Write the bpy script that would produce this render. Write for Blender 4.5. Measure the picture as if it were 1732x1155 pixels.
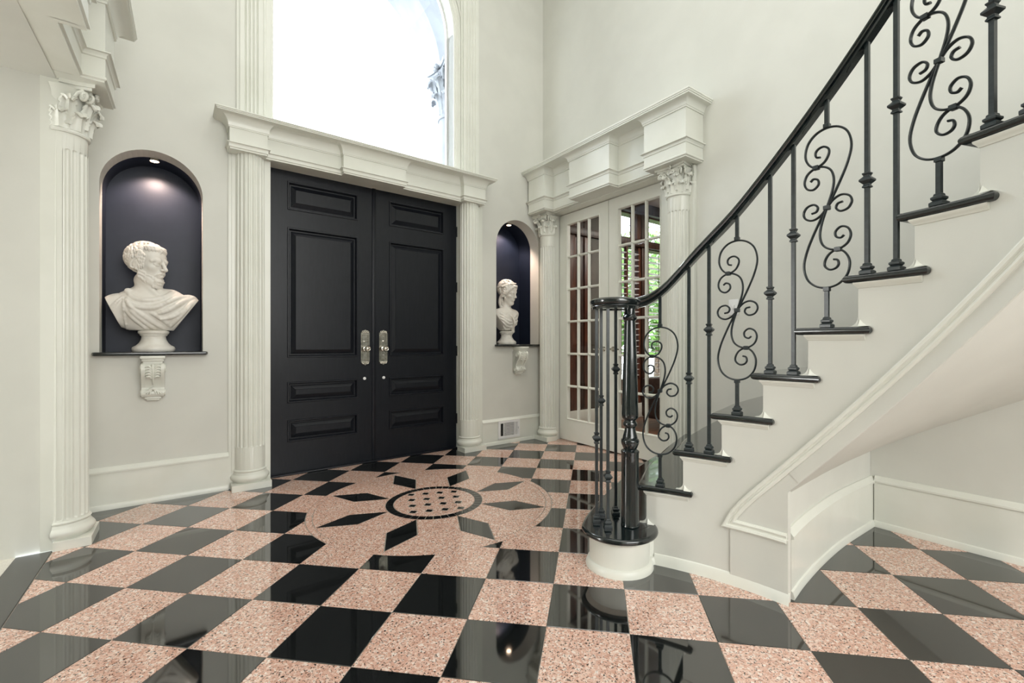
import bpy, bmesh, math, random
import numpy as np
from mathutils import Vector, Matrix
from mathutils.geometry import delaunay_2d_cdt

for o in list(bpy.data.objects): bpy.data.objects.remove(o)
SC = bpy.context.scene
COL = SC.collection
PI = math.pi
random.seed(7)

# ------------------------------------------------------------------ camera
TH = math.radians(36.4); CH = 1.0574
cam_d = bpy.data.cameras.new('camera'); cam = bpy.data.objects.new('camera', cam_d); COL.objects.link(cam)
cam.location = (0, 0, CH); cam.rotation_euler = (PI/2, 0, -TH)
cam_d.sensor_width = 36; cam_d.sensor_fit = 'HORIZONTAL'; cam_d.lens = 769.0/1732*36
cam_d.shift_x = -(890.7-866)/1732; cam_d.shift_y = (580.3-577.5)/1732
cam_d.clip_start = 0.02; cam_d.clip_end = 200
SC.camera = cam
# ------------------------------------------------------------------ view, world, lights
SC.view_settings.view_transform = 'Standard'; SC.view_settings.look = 'None'
SC.view_settings.gamma = 1.0; SC.view_settings.exposure = 0.80; SC.view_settings.use_curve_mapping = False
SC.cycles.use_denoising = True; SC.cycles.max_bounces = 7; SC.cycles.diffuse_bounces = 4; SC.cycles.glossy_bounces = 3; SC.cycles.adaptive_threshold = 0.03
SC.cycles.transparent_max_bounces = 10; SC.cycles.sample_clamp_indirect = 6.0
wd = bpy.data.worlds.new('sky'); SC.world = wd; wd.use_nodes = True
bg = wd.node_tree.nodes['Background']; bg.inputs[0].default_value = (0.86, 0.94, 1.0, 1); bg.inputs[1].default_value = 5.7

def area(name, loc, direction, sx, sy, power, color=(1, 1, 1), portal=False):
    d = bpy.data.lights.new(name, 'AREA'); d.shape = 'RECTANGLE'; d.size = sx; d.size_y = sy
    d.energy = power; d.color = color
    if portal: d.cycles.is_portal = True
    o = bpy.data.objects.new(name, d); COL.objects.link(o); o.location = loc
    o.rotation_euler = Vector(direction).to_track_quat('-Z', 'Y').to_euler()
    return o
area('daylight_portal', (1.28, 4.3, 3.75), (0, -1, 0), 1.7, 2.2, 1, portal=True)
area('ceiling_fill', (1.3, 1.2, 5.5), (0, 0, -1), 2.6, 3.4, 28, (1.0, 1.0, 0.985))  # added overhead fill for even brightness, no fixture behind it
area('hall_fill', (0.9, -2.7, 2.5), (0.12, 1, -0.1), 2.8, 2.8, 95, (1.0, 1.0, 0.985))  # added fill from behind the camera; the back wall has no window
area('side_room_fill', (-3.6, 2.95, 1.5), (1.0, -0.02, 0.0), 0.6, 2.0, 36, (1.0, 1.0, 0.98))  # unseen fill added through the left opening to lift the right wall
area('library_fill', (5.2, 2.6, 2.9), (0, 0, -1), 1.4, 1.4, 40, (1.0, 0.93, 0.82))  # warm fill added to brighten the library, not an actual lamp
def spot(name, loc, power, size, color, rad=0.03, target=None):
    d = bpy.data.lights.new(name, 'SPOT'); d.energy = power; d.spot_size = size; d.spot_blend = 0.8; d.color = color
    d.shadow_soft_size = rad
    o = bpy.data.objects.new(name, d); COL.objects.link(o); o.location = loc
    if target: o.rotation_euler = (Vector(target)-Vector(loc)).to_track_quat('-Z', 'Y').to_euler()
    return o

# ------------------------------------------------------------------ materials
def lin(r, g, b):
    f = lambda c: (c/255)/12.92 if c/255 <= 0.04045 else ((c/255+0.055)/1.055)**2.4
    return (f(r), f(g), f(b), 1)
def mat(name, col, rough=0.5, metal=0.0, spec=0.5, ior=1.5, coat=0.0, coat_rough=0.05):
    m = bpy.data.materials.new(name); m.use_nodes = True
    b = m.node_tree.nodes['Principled BSDF']
    b.inputs['Base Color'].default_value = col; b.inputs['Roughness'].default_value = rough
    b.inputs['Metallic'].default_value = metal; b.inputs['IOR'].default_value = ior
    b.inputs['Specular IOR Level'].default_value = spec
    b.inputs['Coat Weight'].default_value = coat; b.inputs['Coat Roughness'].default_value = coat_rough
    return m
def N(m, t, **k):
    n = m.node_tree.nodes.new(t)
    for a, v in k.items(): setattr(n, a, v)
    return n
def link(m, a, b): m.node_tree.links.new(a, b)
def noise_col(m, c0, c1, scale, detail=3.0, lo=0.4, hi=0.6, stretch=None, bump=0.0, bump_scale=None):
    b = m.node_tree.nodes['Principled BSDF']
    tc = N(m, 'ShaderNodeTexCoord'); mp = N(m, 'ShaderNodeMapping'); link(m, tc.outputs['Object'], mp.inputs['Vector'])
    if stretch: mp.inputs['Scale'].default_value = stretch
    n = N(m, 'ShaderNodeTexNoise'); n.inputs['Scale'].default_value = scale; n.inputs['Detail'].default_value = detail
    link(m, mp.outputs['Vector'], n.inputs['Vector'])
    r = N(m, 'ShaderNodeValToRGB'); r.color_ramp.elements[0].position = lo; r.color_ramp.elements[1].position = hi
    r.color_ramp.elements[0].color = c0; r.color_ramp.elements[1].color = c1
    link(m, n.outputs['Fac'], r.inputs['Fac']); link(m, r.outputs['Color'], b.inputs['Base Color'])
    if bump:
        n2 = N(m, 'ShaderNodeTexNoise'); n2.inputs['Scale'].default_value = bump_scale or scale; n2.inputs['Detail'].default_value = 4
        link(m, mp.outputs['Vector'], n2.inputs['Vector'])
        bp = N(m, 'ShaderNodeBump'); bp.inputs['Strength'].default_value = bump; bp.inputs['Distance'].default_value = 0.002
        link(m, n2.outputs['Fac'], bp.inputs['Height']); link(m, bp.outputs['Normal'], b.inputs['Normal'])
    return m
M = {}
M['wall'] = noise_col(mat('wall_paint', lin(214, 210, 193), 0.45, spec=0.35), lin(212, 212, 204), lin(216, 216, 208), 3.0, bump=0.08, bump_scale=220)
M['trim'] = noise_col(mat('trim_paint', lin(226, 224, 208), 0.28, spec=0.45), lin(225, 226, 216), lin(229, 230, 221), 4.0)
M['ceiling'] = noise_col(mat('ceiling_paint', lin(225, 224, 216), 0.7), lin(224, 223, 215), lin(228, 227, 220), 3.0)
M['navy'] = noise_col(mat('navy_niche_paint', lin(22, 30, 46), 0.45, spec=0.4), lin(20, 28, 44), lin(25, 33, 49), 5.0)
M['door'] = noise_col(mat('black_door_paint', lin(28, 30, 36), 0.36, spec=0.3), lin(19, 22, 28), lin(23, 26, 32), 9.0, stretch=(6, 6, 1), bump=0.05, bump_scale=30)
M['gloss'] = noise_col(mat('black_lacquered_wood', lin(16, 20, 21), 0.12, spec=0.6, coat=0.6, coat_rough=0.04), lin(10, 19, 20), lin(19, 29, 31), 30.0, stretch=(1, 8, 8), bump=0.1, bump_scale=40)
M['iron'] = noise_col(mat('dark_green_black_iron', lin(34, 40, 42), 0.3, spec=0.6), lin(26, 35, 37), lin(36, 45, 47), 60.0, bump=0.1, bump_scale=120)
M['marble'] = noise_col(mat('white_marble', lin(226, 222, 212), 0.35, spec=0.45), lin(216, 211, 200), lin(232, 229, 221), 9.0, detail=8, lo=0.3, hi=0.5)
M['marble'].node_tree.nodes['Principled BSDF'].inputs['Subsurface Weight'].default_value = 0.0
M['nickel'] = noise_col(mat('polished_nickel', lin(200, 196, 186), 0.22, metal=1.0), lin(185, 182, 172), lin(212, 208, 198), 40.0)
M['white_plastic'] = noise_col(mat('white_enamel', lin(235, 235, 235), 0.35), lin(233, 233, 233), lin(238, 238, 238), 10.0)
M['dark_void'] = noise_col(mat('dark_duct', lin(30, 30, 30), 0.8), lin(26, 26, 26), lin(36, 36, 36), 20.0)
M['carpet'] = noise_col(mat('pale_carpet', lin(222, 218, 206), 0.95), lin(214, 210, 198), lin(228, 224, 213), 200.0, bump=0.5, bump_scale=300)
M['wood'] = noise_col(mat('red_brown_wood', lin(86, 48, 34), 0.35), lin(66, 36, 26), lin(104, 60, 42), 6.0, detail=6, stretch=(8, 8, 0.8))
M['wood_dark'] = noise_col(mat('dark_brown_wood', lin(62, 42, 34), 0.4), lin(48, 32, 26), lin(74, 52, 42), 6.0, detail=6, stretch=(8, 8, 0.8))
M['wood_floor'] = noise_col(mat('oak_floor', lin(110, 70, 48), 0.3), lin(92, 56, 38), lin(126, 82, 56), 5.0, detail=6, stretch=(1, 10, 10))
M['library_wall'] = noise_col(mat('olive_grey_wall', lin(84, 80, 72), 0.6), lin(80, 76, 68), lin(88, 84, 76), 4.0)
M['stucco'] = noise_col(mat('porch_stucco', lin(140, 144, 152), 0.8), lin(150, 154, 161), lin(157, 161, 168), 6.0)
M['leafgreen'] = noise_col(mat('tree_leaf', lin(96, 140, 58), 0.6), lin(70, 112, 40), lin(128, 170, 80), 8.0)
M['bark'] = noise_col(mat('tree_bark', lin(86, 70, 56), 0.9), lin(70, 56, 44), lin(98, 82, 66), 12.0)
M['paving'] = noise_col(mat('outdoor_paving', lin(120, 120, 114), 0.9), lin(114, 114, 108), lin(126, 126, 120), 5.0)
M['grout'] = noise_col(mat('pale_grout', lin(150, 146, 136), 0.7), lin(142, 138, 128), lin(158, 154, 144), 40.0)
M['leather'] = noise_col(mat('dark_leather', lin(52, 38, 32), 0.4), lin(46, 33, 28), lin(60, 44, 37), 30.0, bump=0.2, bump_scale=80)
lampm = bpy.data.materials.new('lamp_glow'); lampm.use_nodes = True
lb = lampm.node_tree.nodes['Principled BSDF']; lb.inputs['Base Color'].default_value = (1, .8, .6, 1)
lb.inputs['Emission Color'].default_value = (1, .72, .5, 1); lb.inputs['Emission Strength'].default_value = 12
M['lamp'] = lampm
gl = bpy.data.materials.new('clear_glass'); gl.use_nodes = True
nt = gl.node_tree; nt.nodes.remove(nt.nodes['Principled BSDF'])
g1 = nt.nodes.new('ShaderNodeBsdfTransparent'); g2 = nt.nodes.new('ShaderNodeBsdfGlossy'); g2.inputs['Roughness'].default_value = 0.02
geo = nt.nodes.new('ShaderNodeNewGeometry'); iorm = nt.nodes.new('ShaderNodeMapRange')   # thin sheet: same reflectance from both sides
iorm.inputs['To Min'].default_value = 1.45; iorm.inputs['To Max'].default_value = 1/1.45; nt.links.new(geo.outputs['Backfacing'], iorm.inputs['Value'])
fr = nt.nodes.new('ShaderNodeFresnel'); nt.links.new(iorm.outputs[0], fr.inputs['IOR']); mx = nt.nodes.new('ShaderNodeMixShader')
nt.links.new(fr.outputs[0], mx.inputs[0]); nt.links.new(g1.outputs[0], mx.inputs[1]); nt.links.new(g2.outputs[0], mx.inputs[2])
nt.links.new(mx.outputs[0], nt.nodes['Material Output'].inputs[0])
M['glass'] = gl

def granite(name, pink):
    m = mat(name, (0.5, 0.5, 0.5, 1), 0.04, spec=0.5, ior=(1.9 if pink else 2.5))
    b = m.node_tree.nodes['Principled BSDF']
    tc = N(m, 'ShaderNodeTexCoord'); oi = N(m, 'ShaderNodeObjectInfo')
    mul = N(m, 'ShaderNodeVectorMath', operation='SCALE'); mul.inputs[0].default_value = (7, 13, 0); link(m, oi.outputs['Random'], mul.inputs['Scale'])
    add = N(m, 'ShaderNodeVectorMath', operation='ADD'); link(m, tc.outputs['Object'], add.inputs[0]); link(m, mul.outputs[0], add.inputs[1])
    if pink:
        v = N(m, 'ShaderNodeTexVoronoi'); v.inputs['Scale'].default_value = 125; link(m, add.outputs[0], v.inputs['Vector'])
        sep = N(m, 'ShaderNodeSeparateColor'); link(m, v.outputs['Color'], sep.inputs[0])
        r = N(m, 'ShaderNodeValToRGB'); e = r.color_ramp.elements
        e[0].position = 0.0; e[0].color = lin(206, 160, 140); e[1].position = 1.0; e[1].color = lin(240, 226, 216)
        x = e.new(0.45); x.color = lin(220, 180, 162); x = e.new(0.8); x.color = lin(230, 200, 184)
        link(m, sep.outputs[0], r.inputs['Fac'])
        n = N(m, 'ShaderNodeTexNoise'); n.inputs['Scale'].default_value = 140; n.inputs['Detail'].default_value = 5.0; n.inputs['Roughness'].default_value = 0.55; n.inputs['Distortion'].default_value = 0.8
        link(m, add.outputs[0], n.inputs['Vector'])
        r2 = N(m, 'ShaderNodeValToRGB'); r2.color_ramp.elements[0].position = 0.39; r2.color_ramp.elements[1].position = 0.435
        r2.color_ramp.elements[0].color = (0, 0, 0, 1); r2.color_ramp.elements[1].color = (1, 1, 1, 1)
        link(m, n.outputs['Fac'], r2.inputs['Fac'])
        mixn = N(m, 'ShaderNodeMix', data_type='RGBA'); link(m, r2.outputs['Color'], mixn.inputs[0])
        mixn.inputs[6].default_value = lin(64, 56, 50); link(m, r.outputs['Color'], mixn.inputs[7])
        link(m, mixn.outputs[2], b.inputs['Base Color'])
    else:
        n = N(m, 'ShaderNodeTexNoise'); n.inputs['Scale'].default_value = 420; n.inputs['Detail'].default_value = 2
        link(m, add.outputs[0], n.inputs['Vector'])
        r = N(m, 'ShaderNodeValToRGB'); r.color_ramp.elements[0].position = 0.5; r.color_ramp.elements[1].position = 0.8
        r.color_ramp.elements[0].color = lin(14, 16, 16); r.color_ramp.elements[1].color = lin(52, 56, 54)
        link(m, n.outputs['Fac'], r.inputs['Fac']); link(m, r.outputs['Color'], b.inputs['Base Color'])
    return m
M['pink'] = granite('pink_granite', True); M['black'] = granite('black_granite', False)

# ------------------------------------------------------------------ mesh helpers
class MB:
    def __init__(s): s.v = []; s.f = []
    def add(s, vs, fs):
        o = len(s.v); s.v += [tuple(map(float, p)) for p in vs]; s.f += [tuple(i+o for i in f) for f in fs]; return s
    def box(s, x0, x1, y0, y1, z0, z1, c=0.0):
        if c <= 0:
            vs = [(x, y, z) for z in (z0, z1) for y in (y0, y1) for x in (x0, x1)]
            return s.add(vs, [(0, 2, 3, 1), (4, 5, 7, 6), (0, 1, 5, 4), (2, 6, 7, 3), (0, 4, 6, 2), (1, 3, 7, 5)])
        bm = bmesh.new(); bmesh.ops.create_cube(bm, size=1)
        for p in bm.verts: p.co = ((x0+x1)/2+p.co.x*(x1-x0), (y0+y1)/2+p.co.y*(y1-y0), (z0+z1)/2+p.co.z*(z1-z0))
        bmesh.ops.bevel(bm, geom=list(bm.edges), offset=c, segments=2, affect='EDGES', profile=0.5)
        return s.bm(bm)
    def bm(s, bm):
        bm.verts.index_update(); s.add([p.co[:] for p in bm.verts], [[q.index for q in f.verts] for f in bm.faces]); bm.free(); return s
    def prism(s, poly, z0, z1):
        n = len(poly); vs = [(x, y, z0) for x, y in poly]+[(x, y, z1) for x, y in poly]
        fs = [tuple(range(n))[::-1], tuple(range(n, 2*n))]+[(i, (i+1) % n, n+(i+1) % n, n+i) for i in range(n)]
        return s.add(vs, fs)
    def grid(s, P, cu=False, cv=False):
        nu = len(P); nv = len(P[0]); vs = [p for r in P for p in r]; fs = []
        for i in range(nu if cu else nu-1):
            for j in range(nv if cv else nv-1):
                a, b = i, (i+1) % nu; c, d = j, (j+1) % nv
                fs.append((a*nv+c, b*nv+c, b*nv+d, a*nv+d))
        return s.add(vs, fs)
    def lathe(s, prof, n=32, c=(0, 0, 0), a0=0, a1=2*PI):
        full = abs(a1-a0-2*PI) < 1e-6
        P = [[(c[0]+r*math.cos(a0+(a1-a0)*k/n), c[1]+r*math.sin(a0+(a1-a0)*k/n), c[2]+z) for r, z in prof] for k in range(n if full else n+1)]
        s.grid(P, cu=full)
        if full:
            for idx in (0, len(prof)-1):
                if prof[idx][0] > 1e-4:
                    s.add([P[k][idx] for k in range(n)], [tuple(range(n))])
        return s
    def tube(s, path, r, n=8, caps=True, closed=False):
        p = [Vector(q) for q in path]; m = len(p); rr = r if hasattr(r, '__len__') else [r]*m
        t = []
        for i in range(m):
            a = p[(i-1) % m] if (closed or i > 0) else p[i]; b = p[(i+1) % m] if (closed or i < m-1) else p[i]
            t.append((b-a).normalized())
        up = Vector((0, 0, 1)) if abs(t[0].z) < 0.9 else Vector((1, 0, 0))
        x = t[0].cross(up).normalized(); R = []
        for i in range(m):
            x = (x-t[i]*x.dot(t[i])).normalized(); y = t[i].cross(x)
            R.append([p[i]+(x*math.cos(2*PI*k/n)+y*math.sin(2*PI*k/n))*rr[i] for k in range(n)])
        s.grid(R, cu=closed, cv=True)
        if caps and not closed: s.add(R[0], [tuple(range(n))]); s.add(R[-1], [tuple(range(n))])
        return s
    def sweep(s, path, prof, closed=False, caps=True):
        """profile (side, up) swept with the world's up kept vertical; side = right of travel"""
        p = [Vector(q) for q in path]; m = len(p); R = []
        for i in range(m):
            a = p[(i-1) % m] if (closed or i > 0) else p[i]; b = p[(i+1) % m] if (closed or i < m-1) else p[i]
            t = (b-a).normalized(); side = t.cross(Vector((0, 0, 1))).normalized(); u = side.cross(t)
            R.append([p[i]+side*x+u*y for x, y in prof])
        s.grid(R, cu=closed, cv=True)
        if caps and not closed: s.add(R[0], [tuple(range(len(prof)))]); s.add(R[-1], [tuple(range(len(prof)))])
        return s
    def sqlathe(s, prof, c=(0, 0, 0), rot=0.0):
        P = [[(c[0]+r*math.sqrt(2)*math.cos(rot+PI/4+k*PI/2), c[1]+r*math.sqrt(2)*math.sin(rot+PI/4+k*PI/2), c[2]+z) for r, z in prof] for k in range(4)]
        s.grid(P, cu=True); s.add([P[k][0] for k in range(4)], [(0, 1, 2, 3)]); s.add([P[k][-1] for k in range(4)], [(0, 1, 2, 3)])
        return s
    def map(s, fn):
        s.v = [tuple(fn(*p)) for p in s.v]; return s
    def mesh(s, name, m, smooth=35, off=(0, 0, 0)):
        me = bpy.data.meshes.new(name)
        me.from_pydata([(p[0]-off[0], p[1]-off[1], p[2]-off[2]) for p in s.v], [], s.f)
        b = bmesh.new(); b.from_mesh(me); bmesh.ops.recalc_face_normals(b, faces=b.faces); b.to_mesh(me); b.free()
        me.materials.append(M[m])
        if smooth:
            me.shade_smooth()
            try: me.set_sharp_from_angle(angle=math.radians(smooth))
            except Exception: pass
        me.update(); return me
    def build(s, name, m, parent=None, smooth=35):
        off = wloc(parent); return put(name, s.mesh(name, m, smooth, off), parent)

def wloc(o):
    v = Vector((0, 0, 0))
    while o is not None: v += o.location; o = o.parent
    return v
def put(name, me, parent=None, loc=(0, 0, 0), rz=0.0):
    o = bpy.data.objects.new(name, me); COL.objects.link(o); o.parent = parent; o.location = loc; o.rotation_euler = (0, 0, rz); return o
def tag(o, label, cat, group=None, kind=None):
    o['label'] = label; o['category'] = cat
    if group: o['group'] = group
    if kind: o['kind'] = kind
    return o
def thing(name, label, cat, loc=(0, 0, 0), group=None, kind=None):
    o = put(name, None, None, loc); return tag(o, label, cat, group, kind)
def catmull(pts, n=6, closed=False):
    P = [np.array(p, float) for p in pts]; out = []; m = len(P)
    for i in range(m if closed else m-1):
        p0 = P[(i-1) % m] if (closed or i > 0) else 2*P[0]-P[1]; p1 = P[i]; p2 = P[(i+1) % m]
        p3 = P[(i+2) % m] if (closed or i < m-2) else 2*P[-1]-P[-2]
        for k in range(n):
            t = k/n; out.append(0.5*((2*p1)+(p2-p0)*t+(2*p0-5*p1+4*p2-p3)*t*t+(3*p1-p0-3*p2+p3)*t**3))
    if not closed: out.append(P[-1])
    return [tuple(map(float, p)) for p in out]

# front wall frame (s along wall, p out of the wall into the room)
FA = math.radians(1.7); FE = (math.cos(FA), math.sin(FA)); FN = (math.sin(FA), -math.cos(FA)); FO = (0.0, 3.936)
def FW(s, p, z): return (FO[0]+FE[0]*s+FN[0]*p, FO[1]+FE[1]*s+FN[1]*p, z)
def RW(s, p, z): return (3.2-p, s, z)      # right wall: s = world y
def LW(s, p, z): return (-0.555+p, s, z)   # left wall

def slab(mb, outer, holes, fn, p0, p1):
    """flat wall with holes in (s, z), thickness from p0 to p1 (front)"""
    loops = [outer]+holes; co = []; ed = []
    for L in loops:
        o = len(co); co += [Vector(q) for q in L]; ed += [(o+i, o+(i+1) % len(L)) for i in range(len(L))]
    v, e, f, *_ = delaunay_2d_cdt(co, ed, [], 0, 1e-6)
    def inside(x, y, L):
        r = False
        for i in range(len(L)):
            (x0, y0), (x1, y1) = L[i], L[(i+1) % len(L)]
            if (y0 > y) != (y1 > y) and x < (x1-x0)*(y-y0)/(y1-y0)+x0: r = not r
        return r
    keep = []
    for t in f:
        x = sum(v[i].x for i in t)/3; y = sum(v[i].y for i in t)/3
        if inside(x, y, outer) and not any(inside(x, y, L) for L in holes): keep.append(t)
    f = keep
    mb.add([fn(q.x, p1, q.y) for q in v], f); mb.add([fn(q.x, p0, q.y) for q in v], [tuple(reversed(t)) for t in f])
    for L in loops:
        n = len(L); mb.add([fn(a, p0, b) for a, b in L]+[fn(a, p1, b) for a, b in L], [(i, (i+1) % n, n+(i+1) % n, n+i) for i in range(n)])
    return mb
def arch_loop(s0, s1, zb, zt, n=28):
    c = (s0+s1)/2; r = (s1-s0)/2; zs = zt-r
    return [(s0, zb), (s1, zb)]+[(c+r*math.cos(PI*k/n), zs+r*math.sin(PI*k/n)) for k in range(n+1)]
def struct(name, mb, m, label, smooth=None, cat='wall'):
    o = mb.build(name, m, None, smooth); tag(o, label, cat, kind='structure'); return o

# ------------------------------------------------------------------ room shell
CEIL = 5.6; YB = -3.2
NL = (-0.47, 0.065, 0.985, 2.344); NR = (2.565, 3.139, 1.03, 2.386)
WIN = (0.505, 2.06, 2.66, 4.86)
hL = arch_loop(*NL); hR = arch_loop(*NR); hW = arch_loop(*WIN)
hD = [(0.478, -0.02), (2.165, -0.02), (2.165, 2.47), (0.478, 2.47)]
mb = MB(); slab(mb, [(-0.85, -0.05), (0.478, -0.05), (0.478, 2.47), (2.165, 2.47), (2.165, -0.05), (3.5, -0.05), (3.5, CEIL), (-0.85, CEIL)], [hL, hR, hW], FW, -0.15, 0)
wall_front = struct('wall_front', mb, 'wall', 'cream front wall with the black double door and arched window')
for L, nm in ((hL, 'left'), (hR, 'right')):
    nb = MB(); n = len(L)
    nb.add([FW(a, -0.15, b) for a, b in L]+[FW(a, -0.36, b) for a, b in L], [(i, (i+1) % n, n+(i+1) % n, n+i) for i in range(n)])
    nb.add([FW(a, -0.36, b) for a, b in L], [tuple(range(n))])
    o = nb.build('niche_lining', 'navy', wall_front, 30); o['label'] = 'dark navy painted niche back'
mb = MB(); slab(mb, [(YB-0.2, -0.05), (2.36, -0.05), (2.36, 2.47), (3.83, 2.47), (3.83, -0.05), (4.25, -0.05), (4.25, CEIL), (YB-0.2, CEIL)], [], RW, -0.14, 0)
struct('wall_right', mb, 'wall', 'cream right wall behind the curved staircase')
mb = MB(); slab(mb, [(YB-0.2, -0.05), (-1.2, -0.05), (-1.2, 2.41), (3.31, 2.41), (3.31, -0.05), (4.0, -0.05), (4.0, CEIL), (YB-0.2, CEIL)], [], LW, -0.30, 0)
struct('wall_left', mb, 'wall', 'cream left wall with a wide cased opening to the next room')
mb = MB().box(-0.85, 3.4, YB-0.15, YB, -0.05, CEIL)
struct('wall_back', mb, 'wall', 'cream wall behind the camera closing the foyer')
struct('ceiling', MB().box(-0.9, 3.5, YB-0.2, 4.2, CEIL, CEIL+0.1), 'ceiling', 'white high ceiling over the foyer', cat='ceiling')
# next room through the left opening
struct('floor_side_room', MB().box(-4.5, -0.70, -2.6, 3.4, -0.06, -0.003), 'carpet', 'pale carpet of the room through the left opening', cat='floor')
struct('wall_side_room_far', MB().box(-4.6, -4.5, -2.6, 3.4, -0.05, 2.9), 'wall', 'far wall of the side room')
struct('wall_side_room_front', MB().box(-4.6, -0.855, 3.31, 3.45, -0.05, 2.9), 'wall', 'front wall of the side room running on from the opening jamb')
struct('wall_side_room_back', MB().box(-4.6, -0.855, -2.7, -2.6, -0.05, 2.9), 'wall', 'back wall of the side room')
struct('ceiling_side_room', MB().box(-4.6, -0.855, -2.7, 3.45, 2.9, 2.98), 'ceiling', 'flat ceiling of the side room', cat='ceiling')

# ------------------------------------------------------------------ floor: bedding, tiles, medallion
T = 0.3048; U0, V0, YAW = 6.57690174, -4.54863418, -0.146974274
_c, _s = math.cos(YAW), math.sin(YAW)
_fw = (math.sin(TH), math.cos(TH)); _rt = (math.cos(TH), -math.sin(TH))
def uvw(u, v):
    du, dv = u-U0, v-V0; r = (_c*du-_s*dv)*T; z = (_s*du+_c*dv)*T
    return (_fw[0]*z+_rt[0]*r, _fw[1]*z+_rt[1]*r)
UANG = math.atan2(uvw(1, 0)[1]-uvw(0, 0)[1], uvw(1, 0)[0]-uvw(0, 0)[0])
floor = MB().box(-0.57, 3.42, YB, 4.15, -0.06, -0.0025).build('floor', 'grout', None, None)
tag(floor, 'polished black and pink granite checkerboard floor with a star medallion', 'floor', kind='structure')
MC = (3.12, 5.035); MR = 2.57
def clip_half(poly, a, b, c):
    out = []
    for i in range(len(poly)):
        p, q = poly[i], poly[(i+1) % len(poly)]; dp = a*p[0]+b*p[1]-c; dq = a*q[0]+b*q[1]-c
        if dp >= 0: out.append(p)
        if dp*dq < 0: t = dp/(dp-dq); out.append((p[0]+(q[0]-p[0])*t, p[1]+(q[1]-p[1])*t))
    return out
def minus_disc(poly, c, R):
    pts = []
    for i in range(len(poly)):
        p, q = poly[i], poly[(i+1) % len(poly)]
        for k in range(60): pts.append((p[0]+(q[0]-p[0])*k/60, p[1]+(q[1]-p[1])*k/60, k == 0))
    ins = [math.hypot(p[0]-c[0], p[1]-c[1]) < R for p in pts]
    if not any(ins): return [poly]
    if all(ins): return []
    n = len(pts); runs = []; st = [i for i in range(n) if not ins[i] and ins[i-1]]
    for i in st:
        run = []; k = i
        while not ins[k % n] and k-i < n: run.append(pts[k % n]); k += 1
        P = [run[0][:2]]+[p[:2] for p in run[1:-1] if p[2]]+([run[-1][:2]] if len(run) > 1 else [])
        a1 = math.atan2(P[-1][1]-c[1], P[-1][0]-c[0]); a0 = math.atan2(P[0][1]-c[1], P[0][0]-c[0])
        d = (a0-a1+PI) % (2*PI)-PI; m = max(2, int(abs(d)/0.04))
        P += [(c[0]+R*math.cos(a1+d*k/m), c[1]+R*math.sin(a1+d*k/m)) for k in range(1, m)]
        if len(P) >= 3: runs.append(P)
    return runs
g = 0.0022/T
sq = [(0, 0)]*4
def tile_mesh(col):
    h = 0.5*T*(1-g); b = 0.0012
    m = MB(); P = [[(x*(h-q), y*(h-q), z) for x, y in ((-1, -1), (1, -1), (1, 1), (-1, 1))] for q, z in ((0, -0.012), (0, -0.0008), (b, 0.0))]
    m.grid(P, cv=True); m.add(P[2], [(0, 1, 2, 3)]); return m.mesh('granite_tile_'+col, col, None)
TM = {'pink': tile_mesh('pink'), 'black': tile_mesh('black')}
n_tile = 0
for u in range(-8, 22):
    for v in range(-9, 16):
        col = 'pink' if (u+v) % 2 == 0 else 'black'
        poly = [(u+g/2, v+g/2), (u+1-g/2, v+g/2), (u+1-g/2, v+1-g/2), (u+g/2, v+1-g/2)]
        W = [uvw(*p) for p in poly]
        if min(p[1] for p in W) < -1.9: continue
        L = W
        whole = True
        for a, b, c in ((1, 0, -0.565), (-1, 0, -3.31), (0, -1, -4.10)):
            if any(a*p[0]+b*p[1] < c for p in L): L = clip_half(L, a, b, c); whole = False
            if len(L) < 3: break
        if len(L) < 3: continue
        cw = uvw(u+.5, v+.5); cc = uvw(*MC)
        near = math.hypot(u+.5-MC[0], v+.5-MC[1]) < MR+0.75
        if whole and not near:
            put('tile', TM[col], floor, (cw[0], cw[1], 0), UANG); n_tile += 1; continue
        pieces = minus_disc(L, cc, MR*T) if near else [L]
        for Pc in pieces:
            if len(Pc) == 4 and whole and Pc == L:
                put('tile', TM[col], floor, (cw[0], cw[1], 0), UANG); continue
            area2 = abs(sum(Pc[i][0]*Pc[(i+1) % len(Pc)][1]-Pc[(i+1) % len(Pc)][0]*Pc[i][1] for i in range(len(Pc))))
            if area2 < 2e-4: continue
            o = MB().prism([(p[0]-cw[0], p[1]-cw[1]) for p in Pc], -0.012, 0).mesh('granite_cut_tile', col, None)
            put('tile', o, floor, (cw[0], cw[1], 0))
# black stone threshold at the left opening
for k in range(4):
    MB().box(-0.697, -0.571, 3.30-1.1*(k+1)+0.002, 3.30-1.1*k-0.002, -0.012, 0.0).build('threshold_slab', 'black', floor, None)
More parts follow.
